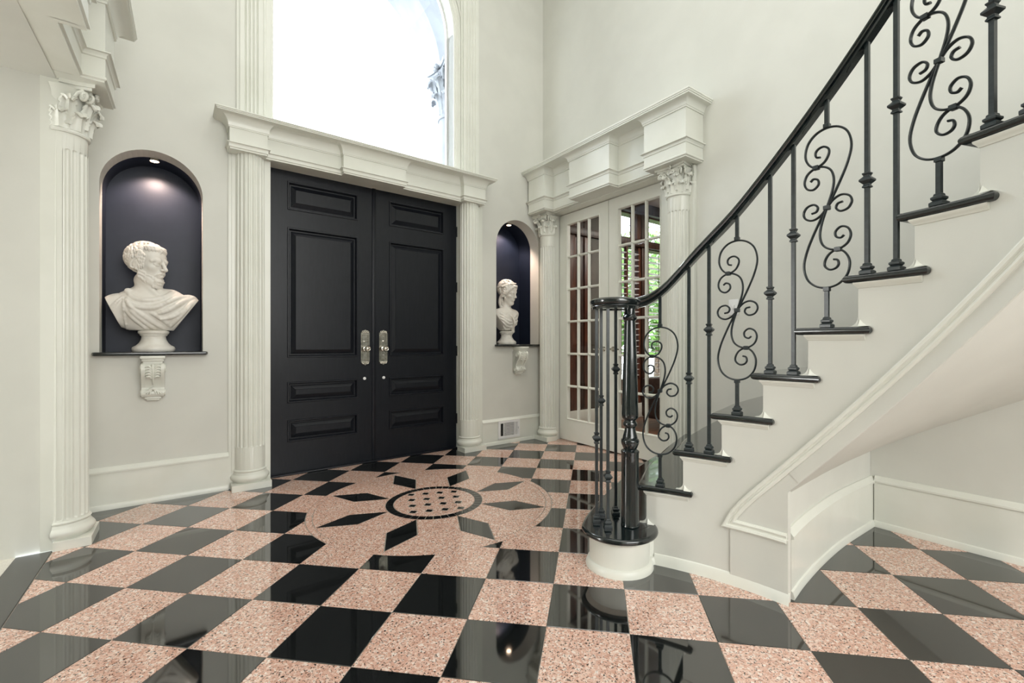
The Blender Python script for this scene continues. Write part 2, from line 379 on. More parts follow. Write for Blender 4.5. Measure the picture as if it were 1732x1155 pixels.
# medallion
cc = uvw(*MC); med = put('medallion', None, floor, (cc[0], cc[1], 0)); med['label'] = 'round granite medallion with an eight point star'
def pol(r, a): return (r*T*math.cos(a+UANG), r*T*math.sin(a+UANG))
def mprism(poly, col, name, z=0.0): 
    o = MB().prism(poly, -0.012, z).mesh(name, col, None); return put(name, o, med)
def arc(r, a0, a1, n=10): return [pol(r, a0+(a1-a0)*k/n) for k in range(n+1)]
def shrink(poly, d):
    c = (sum(p[0] for p in poly)/len(poly), sum(p[1] for p in poly)/len(poly)); out = []
    for p in poly:
        l = math.hypot(p[0]-c[0], p[1]-c[1]); out.append((c[0]+(p[0]-c[0])*(1-d/max(l, 1e-6)), c[1]+(p[1]-c[1])*(1-d/max(l, 1e-6))))
    return out
HA = math.radians(9.6)
for k in range(8):
    a = k*PI/4
    mprism(shrink([pol(1.06, a), pol(1.76, a+HA), pol(2.42, a), pol(1.76, a-HA)], 0.002), 'black', 'star_point')
    b = a+PI/4; gp = 0.007
    mprism(arc(1.045, a+0.01, b-0.01, 8)+[pol(1.76, b-HA-gp)]+arc(2.43, b-0.006, a+0.006, 10)+[pol(1.76, a+HA+gp)], 'pink', 'star_field_slab')
    mprism(arc(2.445, a+0.003, b-0.003, 12)+arc(2.555, b-0.003, a+0.003, 12), 'pink', 'rim_slab')
mprism(arc(0.865, 0, 2*PI, 48)[:-1], 'pink', 'centre_slab')
for k in range(40):
    a0 = 2*PI*k/40+0.008; a1 = 2*PI*(k+1)/40-0.008
    mprism(arc(0.88, a0, a1, 2)+arc(1.03, a1, a0, 2), 'black', 'mosaic_tile')
def uvl(u, v): return (T*(u*math.cos(UANG)-v*math.sin(UANG)), T*(u*math.sin(UANG)+v*math.cos(UANG)))
for i in (-1.5, -0.5, 0.5, 1.5):
    for j in (-1.5, -0.5, 0.5, 1.5):
        cu, cv = 0.155*i+0.30*j, -0.335*i+0.12*j
        if math.hypot(cu, cv) > 0.76: continue
        for h, m_, nm, z in ((0.074, 'grout', 'mosaic_joint', 0.0003), (0.062, 'black', 'mosaic_square', 0.0006)):
            mprism([uvl(cu+x*h, cv+y*h) for x, y in ((-1, -1), (1, -1), (1, 1), (-1, 1))], m_, nm, z)

# ------------------------------------------------------------------ mouldings
def sweep_path(mb, path, prof, fn, caps=True):
    """path of (s,p) corners at right angles, prof of (extra projection, z); mitred"""
    R = []
    for i, (s, p) in enumerate(path):
        ns = []
        for a, b in ((i-1, i), (i, i+1)):
            if a < 0 or b >= len(path): continue
            d = (path[b][0]-path[a][0], path[b][1]-path[a][1]); l = math.hypot(*d); ns.append((-d[1]/l, d[0]/l))
        if len(ns) == 1: m = ns[0]
        elif abs(ns[0][0]*ns[1][0]+ns[0][1]*ns[1][1]) > 0.99: m = ns[0]
        else: m = (ns[0][0]+ns[1][0], ns[0][1]+ns[1][1])
        R.append([fn(s+m[0]*e, p+m[1]*e, z) for e, z in prof])
    mb.grid(R)
    if caps:
        for idx in (0, -1):
            mb.add([r[idx] for r in R], [tuple(range(len(R)))])
    return mb
def cove(e0, z0, e1, z1, n=5, concave=True):
    out = []
    for k in range(n+1):
        t = k/n*PI/2
        out.append((e0+(e1-e0)*(1-math.cos(t)), z0+(z1-z0)*math.sin(t)) if concave else (e0+(e1-e0)*math.sin(t), z0+(z1-z0)*(1-math.cos(t))))
    return out
def entablature(name, label, fn, blocks, s0, s1, pb, pr, pc, zb, zt, loc, big=True):
    t = thing(name, label, 'entablature', loc)
    H = zt-zb; za = zb+0.30*H if big else zb+0.18*H; zf = zt-(0.20 if big else 0.40)*H
    path = [(s0, 0.0)]; cur = 0.0
    ev = []
    for a, b in blocks: ev += [(a, b)]
    cs = s0
    for i, (a, b) in enumerate(blocks):
        if a > cs+1e-6:
            if i == 0: path += [(s0, pr)]
            path += [(a, pr), (a, pb)]
        else:
            path += [(a, pb)]
        path += [(b, pb)]
        if b < s1-1e-6: path += [(b, pr)]
        cs = b
    if path[-1][1] == pr and path[-1][0] < s1: path += [(s1, pr)]
    path += [(s1, 0.0)]
    k = 1.0 if big else 0.7
    arp = [(-0.03*k, zb), (-0.004*k, zb), (-0.004*k, zb+0.008), (0.006*k, zb+0.014), (0.006*k, zb+0.024), (0.0, zb+0.03), (0.0, za-0.034*k), (0.006*k, za-0.030*k), (0.006*k, za-0.022*k)]+\
          cove(0.006*k, za-0.022*k, 0.022*k, za-0.006*k, 3)+[(0.024*k, za-0.006*k), (0.024*k, za), (-0.03*k, za)]
    sweep_path(MB(), path, arp, fn, caps=False).build('architrave', 'trim', t, 30)
    # frieze split into blocks and recessed fields
    fz = [(0.0, za), (0.0, zf), (-0.03*k, zf)]
    segs = []; cs = s0
    for a, b in blocks:
        if a > cs+1e-6: segs.append((cs, a, pr, 'frieze_field'))
        segs.append((a, b, pb, 'frieze_block')); cs = b
    if cs < s1-1e-6: segs.append((cs, s1, pr, 'frieze_field'))
    for a, b, p, nm in segs:
        m_ = MB().box(a, b, 0.0, p, za, zf); e_ = 0.006 if nm == 'frieze_block' else -0.02
        m_.box(a+e_, b-e_, 0.0, p-0.006, zb+(0.0015 if e_ > 0 else 0.0035), za); m_.map(fn); m_.build(nm, 'trim', t, None)
    bed = [(-0.03*k, zf-0.002), (0.008*k, zf-0.002), (0.008*k, zf+0.010*k)]+cove(0.012*k, zf+0.012*k, max(0.012, pc-pb-0.03), zt-0.036*k, 6)+[(max(0.012, pc-pb-0.03), zt-0.034*k), (-0.03*k, zt-0.034*k)]
    sweep_path(MB(), path, bed, fn, caps=False).build('bed_moulding', 'trim', t, 30)
    ov = pc-pb
    cp = [(s0-ov, 0.0), (s0-ov, pc), (s1+ov, pc), (s1+ov, 0.0)]
    cr = [(-0.035, zt-0.036*k), (-0.012, zt-0.036*k), (-0.012, zt-0.026*k), (-0.006, zt-0.024*k), (-0.006, zt-0.016*k), (0.0, zt-0.012*k), (0.0, zt-0.002), (-0.002, zt), (-0.06, zt)]
    sweep_path(MB(), cp, cr, fn, caps=False).build('cornice', 'trim', t, 30)
    c2 = MB(); 
    c2.box(s0-ov+0.02, s1+ov-0.02, 0.0, pc-0.02, zt-0.034*k, zt-0.001); c2.map(fn); c2.build('cornice_top', 'trim', t, None)
    return t
entablature('entablature', 'long cream entablature with straight cornice above the black double door', FW, [(0.212, 0.447), (0.985, 1.515), (2.10, 2.345)], 0.212, 2.345, 0.135, 0.075, 0.225, 2.43, 2.68, FW(1.29, 0, 2.43), big=False)
entablature('entablature', 'cream entablature with three projecting blocks above the French doors', RW, [(2.03, 2.42), (2.806, 3.335), (3.72, 4.0)], 2.03, 4.0, 0.225, 0.105, 0.31, 2.46, 2.92, (3.2, 3.05, 2.46))
entablature('entablature', 'cream stepped entablature over the left opening beside the bearded bust', LW, [(-1.6, -1.2), (-0.3, 0.2), (0.75, 1.25), (2.0, 2.72), (3.2, 3.55)], -1.6, 3.55, 0.195, 0.105, 0.29, 2.41, 2.92, (-0.555, 1.0, 2.41))

# ------------------------------------------------------------------ columns
def shaft_mesh(mb, c, R, z0, z1, f0, f1, n0, N=20, half=PI/2+0.25, taper=0.0, fd=0.0085):
    """engaged fluted shaft: faces direction n0 (angle)"""
    na = int(half*2/(2*PI/N)*10); w = 0.0105 if N >= 20 else 0.012
    zs = sorted(set([z0, z1]+[f0-w+w*k/4 for k in range(5)]+[f1+w*k/4 for k in range(5)]+[f0+(f1-f0)*k/4 for k in range(5)]))
    P = []
    for i in range(na+1):
        a = n0-half+2*half*i/na; row = []
        q = (a-n0)/(2*PI/N); q -= round(q); x = q*(2*PI/N)*R
        for z in zs:
            ze = max(0, f0-z, z-f1); d = 1-(x*x+ze*ze)/(w*w)
            r = R-taper*(z-z0)/(z1-z0)-(fd*math.sqrt(d) if d > 0 else 0)
            row.append((c[0]+r*math.cos(a), c[1]+r*math.sin(a), z))
        P.append(row)
    mb.grid(P); return mb
def leaf_patch(mb, c, a, r0, z0, h, w, curl, flare, nv=14, nu=8):
    """acanthus leaf: rises from (r0,z0), leans out by flare and curls over at the tip"""
    P = []
    for i in range(nv+1):
        v = i/nv
        if v < 0.68:
            t = v/0.68; rr = r0+flare*t*t; zz = z0+h*0.9*t
        else:
            t = (v-0.68)/0.32*PI*1.12; rr = r0+flare+curl*(1-math.cos(t))*0.9; zz = z0+h*0.9+curl*math.sin(t)*1.0
        lob = 1+0.16*math.cos(v*PI*2*4.5)
        wid = w*(1-0.25*v*v)*lob*(1 if v < 0.85 else 1-(v-0.85)*3.2)
        row = []
        for j in range(nu+1):
            u = -1+2*j/nu
            rel = 0.010*(1-abs(u))*1.0+0.004*math.cos(u*PI*2.5)
            r = rr+rel-0.004*abs(u); th = a+u*wid/max(r, 0.03)
            row.append((c[0]+r*math.cos(th), c[1]+r*math.sin(th), zz-0.006*abs(u)*(v > 0.6)))
        P.append(row)
    Q = [[(x-0.006*math.cos(a), y-0.006*math.sin(a), z-0.003) for x, y, z in r] for r in P]
    mb.grid(P); mb.grid(Q)
    rim = P[0]+[r[-1] for r in P[1:]]+P[-1][-2::-1]+[r[0] for r in P[-2:0:-1]]
    rimq = Q[0]+[r[-1] for r in Q[1:]]+Q[-1][-2::-1]+[r[0] for r in Q[-2:0:-1]]
    mb.grid([rim, rimq], cv=True)
    return mb
def spiral(c, a, r0, z0, rad, turns, thick, sgn=1, tail=None):
    pts = []; n = int(turns*16)
    for k in range(n+1):
        t = k/n; ra = rad*(1-0.86*t); an = PI/2-sgn*0+t*turns*2*PI
        rr = r0+ra*math.cos(an)*sgn; zz = z0+ra*math.sin(an); pts.append((c[0]+rr*math.cos(a), c[1]+rr*math.sin(a), zz))
    return (tail or [])+pts
def capital(parent, c, R, z0, z1, n0, mname='trim', full=False):
    H = z1-z0; k = H/0.24; half = PI if full else PI/2+0.3
    cap = put('capital', None, parent); cap['label'] = 'carved acanthus leaf capital'
    b = MB(); prof = [(R*0.94, 0), (R*0.90, H*0.2), (R*0.93, H*0.5), (R*1.04, H*0.75), (R*1.25, H*0.87)]
    b.lathe([(r, z0+z) for r, z in prof], 40, (c[0], c[1], 0), n0-half, n0+half)
    b.build('bell', mname, cap)
    b = MB().lathe([(R*0.9, z0-0.022*k), (R*1.06, z0-0.020*k), (R*1.09, z0-0.012*k), (R*1.06, z0-0.003*k), (R*1.0, z0-0.002*k), (R*1.0, z0+0.003*k), (R*0.9, z0+0.004*k)], 40, (c[0], c[1], 0), n0-half, n0+half)
    b.build('astragal', mname, cap)
    lo = [-90, -46, 0, 46, 90]+([135, 180, 225] if full else []); up = [-72, -24, 24, 72]+([112.5, 157.5, 202.5, 247.5] if full else [])
    for d in lo: leaf_patch(MB(), c, n0+math.radians(d), R*1.00, z0, H*0.37, 0.040*R/0.1, 0.015*k, 0.014*k).build('acanthus_leaf', mname, cap, 60)
    for d in up: leaf_patch(MB(), c, n0+math.radians(d), R*1.00, z0+H*0.10, H*0.56, 0.037*R/0.1, 0.017*k, 0.024*k).build('acanthus_leaf', mname, cap, 60)
    cor = [-45, 45]+([135, 225] if full else [])
    for d in cor:
        for e in (-1, 1):
            a = n0+math.radians(d+e*5.0)
            tail = [(c[0]+(R*q)*math.cos(n0+math.radians(d+e*dd)), c[1]+(R*q)*math.sin(n0+math.radians(d+e*dd)), z0+H*zz) for q, dd, zz in ((1.02, 24, 0.45), (1.1, 18, 0.62), (1.22, 10, 0.80))]
            sp = spiral(c, a, R*1.52, z0+H*0.735, 0.028*k, 1.9, 0, 1, tail)
            m = len(sp); MB().tube(sp, [0.0085*k*(1-0.45*i/m) for i in range(m)], 8).build('volute', mname, cap, 60)
    for d in [0]+([90, 180, 270] if full else []):
        for e in (-1, 1):
            a = n0+math.radians(d+e*9)
            sp = []
            for q in range(25):
                t = q/24; ra = 0.017*k*(1-0.8*t); an = PI+e*0+t*3.4*PI; lx = e*(0.016*k+ra*math.cos(an)); 
                sp.append((c[0]+R*1.19*math.cos(n0+math.radians(d)+lx/R), c[1]+R*1.19*math.sin(n0+math.radians(d)+lx/R), z0+H*0.78+ra*math.sin(an)))
            MB().tube(sp, 0.005*k, 6).build('helix', mname, cap, 60)
        fl = MB(); aa = n0+math.radians(d); q = (c[0]+R*1.33*math.cos(aa), c[1]+R*1.33*math.sin(aa), z0+H*0.93)
        for w in range(5):
            an = w*2*PI/5; ta = (-math.sin(aa), math.cos(aa))
            bm = bmesh.new(); bmesh.ops.create_icosphere(bm, subdivisions=1, radius=0.011*k)
            bmesh.ops.translate(bm, verts=bm.verts, vec=(q[0]+ta[0]*0.011*k*math.cos(an), q[1]+ta[1]*0.011*k*math.cos(an), q[2]+0.011*k*math.sin(an))); fl.bm(bm)
        fl.build('fleuron', mname, cap, 60)
    # abacus with hollow sides
    ab = []; s = R*1.42
    for q in range(4):
        for t in range(12):
            u = -1+2*t/12; dep = s*(1.0-0.17*(1-u*u)); a = n0+q*PI/2
            uu = u*s
            ab.append((c[0]+dep*math.cos(a)-uu*math.sin(a), c[1]+dep*math.sin(a)+uu*math.cos(a)))
    if not full:
        nx, ny = math.cos(n0), math.sin(n0); ab = clip_half(ab, nx, ny, nx*c[0]+ny*c[1]-0.0)
    b = MB(); cxx = [(c[0]+(x-c[0])*0.9, c[1]+(y-c[1])*0.9) for x, y in ab]
    b.prism(cxx, z0+H*0.86, z0+H*0.92); b.prism(ab, z0+H*0.92, z1)
    b.build('abacus', mname, cap, 30)
    return cap
def column(label, c, R, ztop, n0, flutes, capz=None, base=True, group=None, plinth_h=0.045, taper=0.004):
    t = thing('fluted_column', label, 'column', (c[0], c[1], 0), group)
    zt = capz or ztop; half = PI/2+0.25
    b = MB(); shaft_mesh(b, c, R, 0.10, zt, flutes[0], flutes[1], n0, half=half, taper=taper); b.build('shaft', 'trim', t, 50)
    Rb = R
    prof = [(Rb-0.004, 0.135), (Rb+0.006, 0.130), (Rb+0.006, 0.122), (Rb+0.004, 0.120)]+[(Rb+0.004+0.012*math.sin(q*PI/8), 0.120-0.0) for q in range(1)]
    prof = [(Rb-0.006, 0.142), (Rb+0.005, 0.138), (Rb+0.011, 0.131), (Rb+0.005, 0.124), (Rb+0.003, 0.120), (Rb+0.010, 0.112)]+[(Rb+0.010+0.017*math.sin(PI*q/8), 0.108-0.055*q/8) for q in range(9)]+[(Rb+0.004, plinth_h)]
    b = MB().lathe(prof, 40, (c[0], c[1], 0), n0-half, n0+half); b.build('base_moulding', 'trim', t, 50)
    w = R+0.026; nx, ny = math.cos(n0), math.sin(n0); tx, ty = -ny, nx
    pl = [(c[0]+tx*-w+nx*-0.02, c[1]+ty*-w+ny*-0.02), (c[0]+tx*w+nx*-0.02, c[1]+ty*w+ny*-0.02), (c[0]+tx*w+nx*w, c[1]+ty*w+ny*w), (c[0]+tx*-w+nx*w, c[1]+ty*-w+ny*w)]
    MB().prism(pl, 0.0005, plinth_h+0.002).build('plinth', 'trim', t, None)
    if capz: capital(t, c, R, capz, ztop, n0)
    return t
nF = math.atan2(FN[1], FN[0])
p = FW(0.350, 0.012, 0); column('cream fluted half column left of the black double door', (p[0], p[1]), 0.098, 2.43, nF, (0.31, 2.45))
p = FW(2.232, 0.012, 0); column('cream fluted half column right of the black double door', (p[0], p[1]), 0.098, 2.43, nF, (0.31, 2.45))
column('cream fluted leaf-capital column by the left opening', (-0.545, 3.395), 0.098, 2.412, 0.0, (0.155, 2.055), capz=2.168)
column('cream leaf-capital column between the female bust and the French doors', (3.175, 3.90), 0.097, 2.462, PI, (0.155, 2.10), capz=2.245)
column('cream leaf-capital column right of the French doors behind the stairs', (3.175, 2.225), 0.097, 2.462, PI, (0.155, 2.10), capz=2.245)
# casing boards behind columns
def casing(name, label, fn, boxes):
    mb = MB()
    for b in boxes: mb.box(*b)
    mb.map(fn); o = mb.build(name, 'trim', None, None); tag(o, label, 'trim', kind='structure'); return o
casing('trim_1', 'cream casing boards framing the black double door', FW, [(0.235, 0.482, -0.10, 0.022, 0, 2.44), (0.215, 0.235, 0.0, 0.014, 0, 2.44), (2.16, 2.365, -0.10, 0.022, 0, 2.44), (2.365, 2.385, 0, 0.014, 0, 2.44), (0.478, 2.165, -0.15, 0.03, 2.44, 2.47)])
casing('trim_2', 'cream casing boards framing the French doors', RW, [(3.826, 4.02, -0.06, 0.024, 0, 2.46), (3.834, 3.85, 0.0, 0.034, 0, 2.46), (2.10, 2.364, -0.06, 0.024, 0, 2.46), (2.085, 2.10, 0, 0.034, 0, 2.46), (2.10, 4.0, -0.06, 0.05, 2.456, 2.475)])
casing('trim_3', 'cream casing strip at the jamb of the left opening', LW, [(3.30, 3.50, 0.0, 0.02, 0, 2.41), (3.302, 3.312, -0.06, 0.02, 0, 2.41)])

# ------------------------------------------------------------------ baseboards
def baseboard(name, label, fn, runs, hh=0.268, th=0.018):
    mb = MB()
    for a, b in runs:
        prof = [(0, 0.0), (th+0.014, 0.0), (th+0.014, 0.012), (th+0.008, 0.03), (th, 0.034), (th, hh-0.036), (th+0.008, hh-0.034), (th+0.008, hh-0.024), (th+0.002, hh-0.018), (th-0.004, hh-0.006), (th-0.01, hh), (0, hh)]
        mb.grid([[fn(a, p_, z) for p_, z in prof], [fn(b, p_, z) for p_, z in prof]])
        mb.add([fn(a, p_, z) for p_, z in prof], [tuple(range(len(prof)))]); mb.add([fn(b, p_, z) for p_, z in prof], [tuple(range(len(prof)))])
    o = mb.build(name, 'trim', None, 30); tag(o, label, 'baseboard', kind='structure'); return o
baseboard('baseboard_front', 'tall cream baseboard along the front wall under the niches', FW, [(-0.56, 0.216), (2.385, 3.17)])
baseboard('baseboard_right', 'tall cream baseboard on the right wall under the stairs', RW, [(-3.1, 0.925)], hh=0.29)
baseboard('baseboard_left', 'short cream baseboard behind the left column', LW, [(3.50, 3.88)])

# ------------------------------------------------------------------ black double door
door = thing('door_1', 'black panelled double front door under the arched window', 'door', FW(1.3215, -0.12, 0), kind='structure')
def frame_ring(mb, s0, s1, z0, z1, prof, fn):
    """mitred rectangular moulding: prof of (inset, p)"""
    R = []
    for i in range(4):
        R.append([fn((s0+i_ if i in (0, 3) else s1-i_), p_, (z0+i_ if i in (0, 1) else z1-i_)) for i_, p_ in prof])
    mb.grid(R, cu=True); return mb
def rects_minus(s0, s1, z0, z1, holes):
    return slab
panels = [(2.13, 2.36), (0.94, 1.99), (0.575, 0.745), (0.262, 0.44)]
for side, (a, b) in (('left', (0.484, 1.3195)), ('right', (1.3235, 2.159))):
    leaf = put('door_leaf', None, door); leaf['label'] = 'black painted door leaf on the %s' % side
    pa, pb_ = (a+0.138, b-0.138)
    mb = MB(); slab(mb, [(a, 0.012), (b, 0.012), (b, 2.445), (a, 2.445)], [[(pa, z0), (pb_, z0), (pb_, z1), (pa, z1)] for z0, z1 in panels], FW, -0.165, -0.12)
    mb.build('stiles_and_rails', 'door', leaf, None)
    for z0, z1 in panels:
        m2 = MB(); frame_ring(m2, pa, pb_, z0, z1, [(0, -0.120), (0.003, -0.114), (0.012, -0.114), (0.016, -0.122), (0.020, -0.142), (0.030, -0.142), (0.062, -0.126), (0.064, -0.122)], FW)
        m2.add([FW(pa+0.064, -0.122, z0+0.064), FW(pb_-0.064, -0.122, z0+0.064), FW(pb_-0.064, -0.122, z1-0.064), FW(pa+0.064, -0.122, z1-0.064)], [(0, 1, 2, 3)])
        m2.build('panel', 'door', leaf, 20)
    hs = b-0.077 if side == 'left' else a+0.082
    zc = 1.02
    pl = MB(); w = 0.040; hh_ = 0.125
    outl = [(-w, -hh_), (w, -hh_)]; 
    top = [(w, hh_), (w*0.98, hh_+0.006), (w*0.62, hh_+0.018), (w*0.55, hh_+0.026), (w*0.25, hh_+0.028), (0, hh_+0.036), (-w*0.25, hh_+0.028), (-w*0.55, hh_+0.026), (-w*0.62, hh_+0.018), (-w*0.98, hh_+0.006), (-w, hh_)]
    bot = [(x, -z) for x, z in reversed(top)]
    poly = [(hs+x, zc+z) for x, z in bot+top]
    n = len(poly); pl.add([FW(x, -0.120, z) for x, z in poly]+[FW(hs+(x-hs)*0.95, -0.112, zc+(z-zc)*0.985) for x, z in poly], [(i, (i+1) % n, n+(i+1) % n, n+i) for i in range(n)]+[tuple(range(n, 2*n))])
    frame_ring(pl, hs-w*0.74, hs+w*0.74, zc-hh_*0.9, zc+hh_*0.9, [(0, -0.112), (0.002, -0.108), (0.006, -0.108), (0.008, -0.112)], FW)
    for sg in (1, -1):
        for dx in (-0.5, 0, 0.5):
            tb = [FW(hs+w*dx+0.010*math.cos(t), -0.110, zc+sg*(hh_+0.012)+0.008*math.sin(t)) for t in [2*PI*q/10 for q in range(10)]]
            pl.tube(tb, 0.003, 6, closed=True)
    pl.build('handle_plate', 'nickel', leaf, 30)
    def lathe_p(mb, s, z, prof, n=20):
        P = [[FW(s+r*math.cos(2*PI*q/n), -0.112+pp, z+r*math.sin(2*PI*q/n)) for r, pp in prof] for q in range(n)]
        mb.grid(P, cu=True); mb.add([P[q][-1] for q in range(n)], [tuple(range(n))]); return mb
    lathe_p(MB(), hs+0.004, zc-0.012, [(0.022, 0), (0.022, 0.004), (0.010, 0.008), (0.009, 0.03), (0.020, 0.036), (0.027, 0.046), (0.027, 0.056), (0.021, 0.062), (0.016, 0.060), (0.010, 0.064), (0.002, 0.065)]).build('knob', 'nickel', leaf, 50)
    kz = zc+0.055
    if side == 'left':
        MB().box(hs-0.022, hs+0.022, -0.112, -0.098, kz-0.004, kz+0.004, 0.002).map(lambda s, p, z: FW(s, p, z+(s-hs)*0.15)).build('thumb_turn', 'nickel', leaf, 30)
    else: lathe_p(MB(), hs, kz, [(0.009, 0), (0.009, 0.004), (0.006, 0.006), (0.001, 0.006)]).build('lock_cylinder', 'nickel', leaf, 40)
    lathe_p(MB(), hs, zc+0.10, [(0.004, 0), (0.004, 0.002), (0.001, 0.003)]).build('screw', 'nickel', leaf, 40)
    lathe_p(MB(), hs, zc-0.07, [(0.004, 0), (0.004, 0.002), (0.001, 0.003)]).build('screw', 'nickel', leaf, 40)
    lathe_p(MB(), hs+(-0.005 if side == 'left' else 0.005), 0.745, [(0.013, -0.008), (0.013, -0.003), (0.008, -0.001), (0.001, -0.001)]).build('bolt_button', 'white_plastic', leaf, 40)
    for z in (0.30, 0.98, 1.62, 2.18):
        sx = a-0.004 if side == 'left' else b+0.004
        MB().tube([FW(sx, -0.113, z-0.05), FW(sx, -0.113, z+0.05)], 0.008, 10).build('hinge', 'door', leaf, 40)
m2 = MB().box(1.305, 1.337, -0.125, -0.108, 0.012, 2.445, 0.003); m2.map(FW); m2.build('astragal_strip', 'door', door, 30)
m2 = MB().box(0.482, 2.161, -0.16, -0.085, 0.0005, 0.014, 0.004); m2.map(FW); m2.build('sill', 'door', door, 30)

# ------------------------------------------------------------------ arched window over the door
win = thing('window_1', 'tall arched window filled with bright sky above the double door', 'window', FW(1.28, 0, 2.68), kind='structure')
def arch_band(mb, s0, s1, zb, zt, prof, n=40, fn=FW):
    """prof of (outset from opening edge, p) swept along jambs and arch"""
    c = (s0+s1)/2; r = (s1-s0)/2; zs = zt-r; R = []
    pts = [(s0, zb, -1, 0), (s0, zs, -1, 0)]+[(c-r*math.cos(PI*k/n), zs+r*math.sin(PI*k/n), -math.cos(PI*k/n), math.sin(PI*k/n)) for k in range(1, n)]+[(s1, zs, 1, 0), (s1, zb, 1, 0)]
    for s, z, ns, nz in pts: R.append([fn(s+ns*o_, p_, z+nz*o_) for o_, p_ in prof])
    mb.grid(R); return mb
ws0, ws1, wzb, wzt = WIN
arch_band(MB(), ws0, ws1, wzb, wzt, [(0.0, -0.15), (0.0, 0.004), (0.006, 0.010), (0.016, 0.010), (0.020, 0.016), (0.050, 0.016), (0.054, 0.022), (0.066, 0.022), (0.07, 0.0)]).build('arch_casing', 'trim', win, 30)
arch_band(MB(), ws0, ws1, wzb, wzt, [(0.0, -0.148), (-0.014, -0.148), (-0.014, -0.12), (0.0, -0.12)]).build('sash', 'white_plastic', win, 30)
L = arch_loop(ws0+0.002, ws1-0.002, wzb, wzt-0.002); MB().add([FW(a, -0.135, b) for a, b in L], [tuple(range(len(L)))]).build('pane', 'glass', win, None)
def flat_pilaster(mb, s0, s1, z0, z1, p=0.03, nf=4):
    prof = [(s0, 0.0), (s0, p)]; w = (s1-s0); mg = 0.022; fwid = (w-2*mg)/nf
    for k in range(nf):
        a = s0+mg+k*fwid+0.006; b = s0+mg+(k+1)*fwid-0.006
        prof += [(a, p)]+[(a+(b-a)*q/6, p-0.012*math.sin(PI*q/6)) for q in range(1, 6)]+[(b, p)]
    prof += [(s1, p), (s1, 0.0)]
    mb.grid([[FW(s, q, z0) for s, q in prof], [FW(s, q, z1) for s, q in prof]]); return mb
for a, b in ((0.285, 0.43), (2.155, 2.325)):
    flat_pilaster(MB(), a, b, 2.68, CEIL-0.3).build('fluted_pilaster', 'trim', win, 30)
    m2 = MB().box(a-0.02, b+0.02, 0, 0.016, 2.68, CEIL-0.3); m2.map(FW); m2.build('pilaster_backing', 'trim', win, None)
m2 = MB()
for sg in (-1, 1):
    c_ = (ws0+ws1)/2; r_ = (ws1-ws0)/2+0.10; zs = wzt-(ws1-ws0)/2; pts = []
    for k in range(14):
        a = math.radians(8+34*k/13); pts.append((c_+sg*r_*math.cos(a), zs+r_*math.sin(a)))
    e = (c_+sg*(r_-0.02), pts[-1][1])
    m2.tube([FW(x, 0.006, z) for x, z in pts]+[FW(pts[0][0], 0.006, pts[-1][1])], 0.008, 6, closed=True)
m2.build('spandrel_moulding', 'trim', win, 40)

# ------------------------------------------------------------------ niche shelves, corbels, lamps
def shelf(label, s0, s1, z, in0, in1):
    # front lip wider than the niche, tongue running into it
    poly = [(s0, 0.001), (s0, 0.045), (s0+0.012, 0.062), (s1-0.012, 0.062), (s1, 0.045), (s1, 0.001), (in1, 0.001), (in1, -0.352), (in0, -0.352), (in0, 0.001)]
    bm = bmesh.new(); vs = [bm.verts.new(FW(s, p_, z-0.022)) for s, p_ in poly]; f = bm.faces.new(vs)
    r = bmesh.ops.extrude_face_region(bm, geom=[f]); bmesh.ops.translate(bm, vec=(0, 0, 0.024), verts=[e for e in r['geom'] if isinstance(e, bmesh.types.BMVert)])
    ed = [e for e in bm.edges if abs(e.verts[0].co.z-e.verts[1].co.z) < 1e-6]
    bmesh.ops.bevel(bm, geom=ed, offset=0.008, segments=3, affect='EDGES', profile=0.5)
    o = MB().bm(bm).build('niche_shelf', 'gloss', None, 40); tag(o, label, 'shelf'); return o
shelf('black lacquered shelf under the bearded male bust', -0.502, 0.092, 0.998, NL[0]+0.003, NL[1]-0.003)
shelf('black lacquered shelf under the female bust', 2.545, 3.155, 1.043, NR[0]+0.003, NR[1]-0.003)
